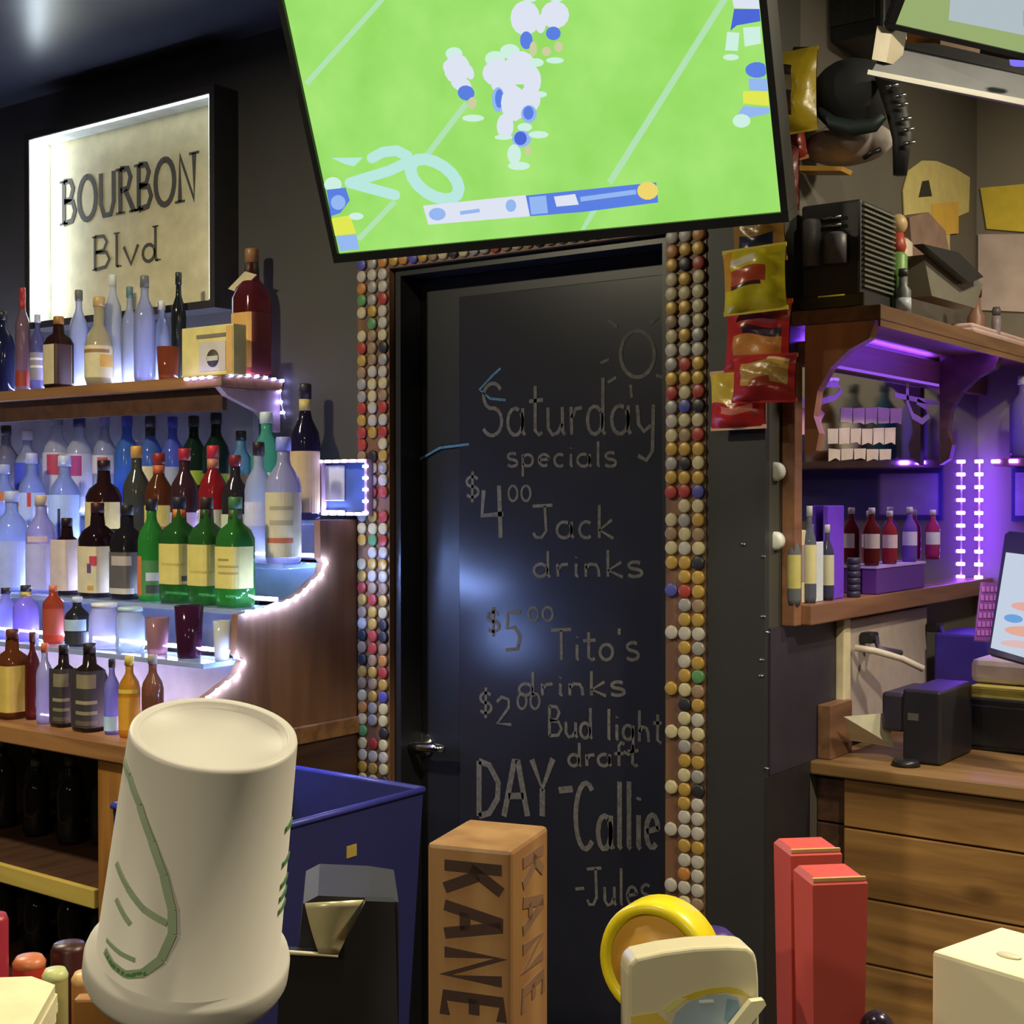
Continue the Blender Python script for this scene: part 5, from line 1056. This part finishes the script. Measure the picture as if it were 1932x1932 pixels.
def kane(zc, ht_, nrm, o, uax, mm, name):
    m_ = MB(); z = kz - .011
    for ch in 'KANE':
        wd, ss = GL[ch]; 
        for s_ in ss:
            m_.ribbon([o + uax * (.013 + b * .040) + Vector((0, 0, z - a * .030)) for a, b in s_], .0072, nrm, .0006)
        z -= .0287
    m_.build(name, mm, kt)
kane(0, 0, nf, Vector((k0.x, k0.y, 0)), ka, M_burn, 'burned_lettering')
kane(0, 0, ka, Vector((k0.x, k0.y, 0)) + ka * kw + kb * .008, kb, M_burn2, 'side_lettering')
ctr = k0 + ka * kw / 2 + kb * kd / 2; tap_stem(ctr, 1.09, kt)
# red handles
for (pts, zt_, lb) in ((((1462, 1580), (1490, 1605), (1582, 1602), (1560, 1577)), 1.25, 'plain red square tap handle, the farther of the red pair'), (((1503, 1630), (1522, 1660), (1628, 1655), (1612, 1628)), 1.25, 'plain red square tap handle, the nearer of the red pair')):
    q = [atZ(x, y, zt_) for x, y in pts]; c = sum(q, Vector()) / 4
    t = thing('beer_tap', lb, 'beer tap', (c.x, c.y, 1.08), 'beer taps along the bar')
    M_red = mat('red_lacquer', (204, 84, 76), .38, 0, .06, 10)
    T_ = Matrix.Translation((c.x, c.y, 0)) @ Matrix.Rotation(math.radians(44), 4, 'Z')
    m = MB(); lo, hi = .017, .0196
    v_ = [T_ @ Vector((a * s__, b * s__, z)) for s__, z in ((lo, 1.085), (hi, zt_ - .004), (hi - .003, zt_)) for a, b in ((-1, -1), (1, -1), (1, 1), (-1, 1))]
    m.add(v_, [(3, 2, 1, 0), (8, 9, 10, 11)] + [(r_ * 4 + k_, r_ * 4 + (k_ + 1) % 4, r_ * 4 + 4 + (k_ + 1) % 4, r_ * 4 + 4 + k_) for r_ in (0, 1) for k_ in range(4)])
    m.build('grip', M_red, t); tap_stem(c, 1.085, t)
    MB().box((-hi + .001, -hi + .001, zt_ - .002), (hi - .001, -hi + .004, zt_ + .0003), T=T_).build('pale_edge', cmat((206, 160, 110)), t)  # pale tan strip along one top edge
# yellow round handle
yd = .93; yn = (CAM - atD(1225, 1800, yd)); yn.z = 0; yn.normalize(); yn = (Matrix.Rotation(math.radians(-24), 3, 'Z') @ yn)
yc = atD(1240, 1812, yd); yt = thing('beer_tap', 'round yellow tap handle with orange face behind the white one', 'beer tap', (yc.x, yc.y, 1.06), 'beer taps along the bar')
T_ = Matrix.Translation(yc) @ yn.to_track_quat('Z', 'Y').to_matrix().to_4x4()
rr = .0405
MB().lathe([(rr * .9, -.022), (rr, -.016), (rr, .004), (rr * .95, .009), (rr * .82, .0085), (rr * .80, .004)], 40, T_).build('yellow_rim', mat('yellow_plastic', (226, 206, 30), .3, 0, .04, 10), yt)
MB().lathe([(rr * .79, .0042), (rr * .79, .0056)], 36, T_).build('orange_face', mat('orange_face', (196, 146, 62), .4, 0, .12, 20), yt)
MB().tube([yc + Vector((0, 0, -.039)), Vector((yc.x, yc.y, 1.075))], .016, 12).build('purple_stem', mat('purple_stem', (66, 46, 120), .4), yt)
tap_stem(yc, 1.075, yt)
pc = thing('beer_tap', 'dark purple tap handle tip behind the round yellow one', 'beer tap', atD(1345, 1765, 1.0), 'beer taps along the bar')
c = atD(1345, 1800, 1.0); MB().lathe([(.012, 1.06), (.016, c.z - .01), (.017, c.z + .012), (.010, c.z + .018)], 16, Matrix.Translation((c.x, c.y, 0))).build('grip', mat('dark_purple', (60, 40, 110), .35), pc)
# white rounded handle
wd_ = .80; wn = (CAM - atD(1310, 1850, wd_)).normalized(); wn.z = .12; wn.normalize(); wn = Matrix.Rotation(math.radians(10), 3, 'Z') @ wn
wo = atD(1310, 1900, wd_); wr = Vector((0, 0, 1)).cross(wn).normalized(); wu = wn.cross(wr)
wt = thing('beer_tap', 'white rounded tap handle with blue drink picture', 'beer tap', (wo.x, wo.y, 1.04), 'beer taps along the bar')
def onW(x, y, off=0): return atP(x, y, wo + wn * off, wn)
out_ = [(1184, 1990), (1183, 1840), (1186, 1818), (1200, 1806), (1250, 1795), (1310, 1787), (1375, 1784), (1410, 1786), (1424, 1796), (1429, 1815), (1432, 1850), (1434, 1990)]
M_whp = mat('cream_plastic', (216, 206, 176), .35, 0, .04, 8)
bm = MB().prism([onW(*p) for p in out_], -wn * .034); o = bm.build('paddle', M_whp, wt)
bv = o.modifiers.new('round', 'BEVEL'); bv.width = .006; bv.segments = 3; bv.limit_method = 'ANGLE'
def wpic(name, pts, off, mm): MB().prism([onW(x, y, off) for x, y in pts], -wn * .0004).build(name, mm, wt)
wpic('yellow_arc', [(1285, 1882), (1310, 1872), (1345, 1864), (1375, 1862), (1398, 1868), (1418, 1882), (1395, 1876), (1370, 1872), (1340, 1876), (1308, 1888)], .0006, cmat((206, 184, 60)))
wpic('blue_drink', [(1268, 1932), (1275, 1912), (1300, 1890), (1335, 1878), (1370, 1876), (1392, 1884), (1400, 1905), (1395, 1975), (1262, 1975)], .0008, cmat((160, 178, 196), .3))
wpic('blue_shade', [(1372, 1884), (1392, 1888), (1396, 1908), (1380, 1935), (1366, 1925)], .001, cmat((120, 150, 176), .3))
wpic('drink_glint', [(1318, 1888), (1345, 1886), (1348, 1891), (1320, 1893)], .0012, cmat((226, 230, 236)))
wpic('lemon_patch', [(1252, 1905), (1272, 1886), (1296, 1884), (1278, 1900), (1258, 1914)], .001, cmat((220, 212, 130)))
wpic('yellow_base', [(1190, 1918), (1240, 1910), (1262, 1932), (1258, 1980), (1190, 1980)], .0006, cmat((220, 190, 80)))
st_ = MB().prism([onW(x, y, .002) for x, y in ((1362, 1946), (1412, 1884), (1436, 1881), (1440, 1890), (1385, 1960))], wn * .008); st_.build('pale_flag', cmat((226, 218, 184)), wt)
tap_stem(wo + Vector((0, 0, -.02)) - wn * .017, 1.07, wt)
# corona box handle
q = [atZ(x, y, 1.2) for x, y in ((1757, 1793), (1932, 1845))]
ca_ = (q[1] - q[0]).normalized(); cb_ = Vector((-ca_.y, ca_.x, 0)); c0_ = q[0]
Tc = Matrix(((ca_.x, cb_.x, 0, c0_.x), (ca_.y, cb_.y, 0, c0_.y), (0, 0, 1, 0), (0, 0, 0, 1)))
ch_ = thing('beer_tap', 'white box shaped tap handle printed Corona at the right corner', 'beer tap', (c0_.x, c0_.y, 1.06), 'beer taps along the bar')
MB().box((0, 0, 1.06), (.085, .085, 1.2), bev=.003, T=Tc).build('box', mat('white_gloss_box', (222, 216, 190), .35, 0, .03, 8), ch_)
m = MB(); letters(m, 'Corona', Vector((c0_.x, c0_.y, 1.148)) + ca_ * .010 - cb_ * .0001, ca_, (0, 0, 1), .068, .016, .0032, -cb_, .0005); m.build('printed_name', mat('navy_grey_print', (104, 100, 116), .6), ch_)
B((0, 0, 0), (.011, .0006, .010)).build('gold_crest', cmat((206, 170, 84)), ch_)
g_ = ch_.children[-1]; g_.matrix_local = Matrix.Translation(-ch_.location) @ Tc @ Matrix.Translation((.040, -.0007, 1.170))
MB().lathe([(.009, 1.2002), (.008, 1.2012)], 20, Tc @ Matrix.Translation((.040, .03, 0)) @ Matrix.Diagonal((1, .6, 1, 1))).build('top_mark', cmat((190, 184, 160)), ch_)
tap_stem(Tc @ Vector((.042, .042, 0)), 1.06, ch_)
# small steel knob between the red handles and the box
sk = thing('tap_knob', 'small dark tap knob with violet shine at the bottom right', 'knob', atD(1655, 1925, .93))
MB().ball(atD(1655, 1935, .93), (.011, .011, .010), 14, 9).build('knob', mat('dark_knob', (60, 50, 70), .2, .6), sk)
# inverted white cup
cupc = atD(405, 1382, .66)      # centre of the upper (small) end
toC = (CAM - cupc); toC.z = 0; toC.normalize(); side = Vector((-toC.y, toC.x, 0))
axis = (Vector((0, 0, 1)) + toC * math.tan(math.radians(15)) + R * .115).normalized()
cup = thing('paper_cup', 'white paper cup with green oval logo turned upside down on a tap', 'cup', cupc - axis * .125)
qx = axis.to_track_quat('Z', 'Y').to_matrix().to_4x4()
hC, r0c, r1c = .118, .0398, .0452
Tcup = Matrix.Translation(cupc) @ qx
M_cup = mat('white_paper', (200, 194, 188), .5, 0, .03, 10)
prf = [(.0, -.0032), (r0c * .86, -.0032), (r0c * .88, -.0005), (r0c * .9, 0), (r0c * .985, 0), (r0c, -.002), (r1c, -hC), (r1c + .0045, -hC - .001), (r1c + .0055, -hC - .004), (r1c + .0055, -hC - .013), (r1c + .0035, -hC - .0175), (r1c, -hC - .018), (r1c - .001, -hC - .01), (r0c * .95, -.008)]
MB().lathe(prf, 64, Tcup, cap=False).build('cup_wall', M_cup, cup)
# logo ribbon on the cone; angle 0 faces the camera
cdir = (Tcup.to_3x3().inverted() @ (CAM - (cupc - axis * .06))).normalized(); a0 = math.atan2(cdir.y, cdir.x)
rightv = Tcup.to_3x3().inverted() @ R
sgn = 1 if (-math.sin(a0) * rightv.x + math.cos(a0) * rightv.y) > 0 else -1
def onCup(deg, t_, off=.0004):
    a_ = a0 + sgn * math.radians(deg); r_ = r0c + (r1c - r0c) * t_ + off
    return Tcup @ Vector((r_ * math.cos(a_), r_ * math.sin(a_), -hC * t_)), Tcup.to_3x3() @ Vector((math.cos(a_), math.sin(a_), .03))
def cup_line(name, pts, wd, mm):
    m_ = MB()
    for (d0_, t0_), (d1_, t1_) in zip(pts, pts[1:]):
        n_ = 3; seq = [onCup(d0_ + (d1_ - d0_) * k_ / n_, t0_ + (t1_ - t0_) * k_ / n_) for k_ in range(n_ + 1)]
        m_.ribbon([s[0] for s in seq], wd, seq[1][1], .0003)
    m_.build(name, mm, cup)
M_grn = mat('green_print', (86, 136, 86), .6); M_grn2 = mat('faint_green_print', (160, 176, 150), .6)
oval = [(-78, .12), (-62, .14), (-46, .22), (-32, .34), (-21, .46), (-13, .60), (-11, .70), (-16, .82), (-26, .90), (-38, .94), (-50, .935), (-60, .91)]
cup_line('logo_ring', oval, .0042, M_grn2); cup_line('logo_ring_dark', [(-24, .895), (-32, .925), (-40, .942), (-50, .935), (-58, .915)], .0024, M_grn)
cup_line('logo_line', [(-62, .52), (-46, .58), (-32, .63), (-15, .66)], .0035, M_grn2); cup_line('logo_line', [(-60, .86), (-45, .865), (-33, .86)], .0025, M_grn2); cup_line('logo_line', [(-56, .66), (-46, .70), (-40, .72)], .003, M_grn2)
for z0_ in (.34, .50, .60, .66, .72): cup_line('side_mark', [(68, z0_), (84, z0_ + .005)], .003, M_grn)
MB().tube([cupc - axis * .12, cupc - axis * .16, Vector(((cupc - axis * .18).x, (cupc - axis * .18).y, 1.0405))], .011, 12).build('faucet', M_steel, thing('beer_tap', 'bare steel beer tap under the upside down paper cup', 'beer tap', (cupc.x, cupc.y, 1.04), 'beer taps along the bar'))

# dark-blue bin behind the bar
bn = thing('recycling_bin', 'dark blue plastic bin standing in front of the door', 'bin', (-2.0, 2.0, 0))
M_bin = mat('blue_bin_plastic', (42, 44, 98), .45, 0, .06, 8)
X1, Y0b, Y1b, X0b, ZB = -1.845, 1.70, 2.176, -2.24, .90
def ring(mb, x0, x1, y0, y1, z, t_): return [(x0, y0, z), (x1, y0, z), (x1, y1, z), (x0, y1, z)]
m = MB(); o_ = [(X0b + .04, Y0b + .04, 0.0), (X1 - .04, Y0b + .04, 0), (X1 - .04, Y1b - .04, 0), (X0b + .04, Y1b - .04, 0)]; tp_ = [(X0b, Y0b, ZB), (X1, Y0b, ZB), (X1, Y1b, ZB), (X0b, Y1b, ZB)]
ti = [(X0b + .008, Y0b + .008, ZB), (X1 - .008, Y0b + .008, ZB), (X1 - .008, Y1b - .008, ZB), (X0b + .008, Y1b - .008, ZB)]; bi = [(X0b + .05, Y0b + .05, .02), (X1 - .05, Y0b + .05, .02), (X1 - .05, Y1b - .05, .02), (X0b + .05, Y1b - .05, .02)]
m.add(o_ + tp_ + ti + bi, [(3, 2, 1, 0)] + [(k_, (k_ + 1) % 4, 4 + (k_ + 1) % 4, 4 + k_) for k_ in range(4)] + [(4 + k_, 4 + (k_ + 1) % 4, 8 + (k_ + 1) % 4, 8 + k_) for k_ in range(4)] + [(8 + k_, 8 + (k_ + 1) % 4, 12 + (k_ + 1) % 4, 12 + k_) for k_ in range(4)] + [(12, 13, 14, 15)])
m.build('tub', M_bin, bn)
m = MB(); 
for a_, b_ in zip(tp_, tp_[1:] + tp_[:1]): m.tube([Vector(a_), Vector(b_)], .007, 8)
m.build('rim', mat('blue_rim', (64, 66, 160), .35), bn)
p = atX(660, 1605, X1 - .008); MB().box(p + Vector((0, -.014, -.012)), p + Vector((.006, .014, .012)), bev=.001).build('yellow_sticker', cmat((176, 150, 74)), bn)
# black bar caddy with steel scoop inside
cdy = thing('napkin_caddy', 'black napkin caddy with pale curved inside on the bar', 'caddy', (-.9, .8, 1.04))
cn = (CAM - atD(640, 1800, 1.02)); cn.z = 0; cn.normalize(); cr = Vector((0, 0, 1)).cross(cn)
cO = atD(640, 1850, 1.02)
def onC(x, y, off=0): return atP(x, y, cO + cn * off, cn)
M_cad = mat('caddy_black', (40, 39, 44), .45)
MB().prism([onC(x, y) for x, y in ((520, 1990), (530, 1795), (638, 1802), (660, 1760), (690, 1700), (745, 1702), (752, 1990))], -cn * .012).build('front_panel', M_cad, cdy)
MB().prism([onC(x, y, -.0125) for x, y in ((562, 1795), (572, 1705), (600, 1690), (700, 1694), (752, 1702), (752, 1990), (562, 1990))], -cn * .09).build('body', mat('caddy_side', (52, 50, 62), .45), cdy)
m = MB(); n_ = 8; A_ = []; B__ = []
for k_ in range(n_ + 1):
    f_ = k_ / n_; A_.append(onC(575 + 18 * f_ + 8 * f_ * f_, 1704 + 94 * f_, .0 - .012 * (1 - f_) + .001)); B__.append(onC(700 - 62 * f_ ** .8, 1697 + 104 * f_, -.012 * (1 - f_) + .001))
m.add(A_ + B__, [(k_, k_ + 1, n_ + 2 + k_, n_ + 1 + k_) for k_ in range(n_)], 0, True); 
o = m.build('curved_scoop', mat('pale_steel', (206, 200, 160), .35, .3), cdy); sd_ = o.modifiers.new('thick', 'SOLIDIFY'); sd_.thickness = .002
MB().tube([onC(530, 1796, .001), onC(638, 1803, .001)], .0018, 6).build('lip', cmat((206, 200, 170)), cdy)
# things at the lower left of the bar
nk = thing('napkin_stack', 'stack of cream paper napkins at the lower left corner', 'napkins', (-.9, .5, 1.1))
q = [atZ(x, y, 1.20) for x, y in ((-60, 1846), (60, 1842), (104, 1858), (30, 1990), (-60, 1990))]
for k_ in range(4): MB().prism([p + Vector((.001 * (k_ % 2), .001 * (k_ % 3), -.006 * k_)) for p in q], (0, 0, -.0052)).build('napkin', cmat((226, 216, 178), .8), nk)
hb = thing('holder_block', 'dark wooden block holding up the napkins on the bar', 'holder', (-.9, .5, 1.04)); c = sum(q, Vector()) / 5
B((c.x - .035, c.y - .03, 1.0405), (c.x + .02, c.y + .02, 1.175), bev=.004).build('block', M_dkbrown, hb)
def bar_item(name, label, cat, x, ytop, d, r_, col, hgt, capc=None):
    p = atD(x, ytop, d); t = thing(name, label, cat, (p.x, p.y, p.z - hgt))
    MB().lathe([(r_ * .9, 0), (r_, .004), (r_, hgt - .004), (r_ * .85, hgt)], 20).build('body', cmat(col, .4), t).location = (0, 0, 0)
    if capc: MB().lathe([(r_ * .98, hgt - .006), (r_ * 1.03, hgt - .001), (r_ * .8, hgt + .003)], 20).build('top', cmat(capc, .4), t).location = (0, 0, 0)
    return t
def to_bar(x, y, d): return atD(x, y, d).z - 1.0405
bar_item('red_cup', 'red plastic cup at the lower left behind the napkins', 'cup', 55, 1812, 1.0, .0115, (176, 44, 36), to_bar(55, 1812, 1.0), (206, 120, 80))
bar_item('beer_tap', 'tall red handle cut by the left edge of the picture', 'beer tap', -12, 1725, .98, .010, (160, 40, 60), to_bar(-12, 1725, .98))
bar_item('dark_red_bottle', 'dark maroon bottle left of the upside down cup', 'bottle', 130, 1780, 1.02, .013, (62, 22, 22), to_bar(130, 1780, 1.02))
bar_item('green_lid_jar', 'small jar with pale green lid beside the red cup', 'jar', 104, 1836, .97, .0088, (150, 140, 90), to_bar(104, 1836, .97), (196, 200, 140))
bar_item('wooden_box', 'amber wooden pot with pale rim left of the cup', 'pot', 162, 1842, .95, .0095, (160, 106, 52), to_bar(162, 1842, .95), (214, 170, 110))
tb = thing('tan_board', 'tan wooden board standing under the upside down cup', 'board', atD(240, 1930, .90))
p = atD(225, 1885, .9); B((-.03, 0, 1.0405 - p.z), (.05, .012, 0), bev=.002).build('board', M_oak, tb); tb.children[-1].location = p - tb.location; tb.children[-1].rotation_euler = (0, 0, YAW)

# ------------------------------------------------------------------ ceiling lamps
for i, (x, y, z, p) in enumerate(LAMPS):
    l = thing('ceiling_lamp', ['round ceiling lamp above the tap handles', 'added round ceiling lamp brightening the plank counter', 'added round ceiling lamp brightening the left back wall', 'round ceiling lamp behind the viewer on the right', 'round ceiling lamp behind the viewer on the left', 'added round ceiling lamp brightening the recess'][i], 'lamp', (x, y, ZC), 'round ceiling lamps')
    MB().lathe([(.10, -.04), (.11, -.035), (.11, -.001)], 24).build('rim', M_black, l).location = (0, 0, 0)
    MB().lathe([(.094, -.043), (.094, -.0405)], 24).build('diffuser', emis('lamp_diffuser', (1.0, .88, .62), 6.0, True), l).location = (0, 0, 0)
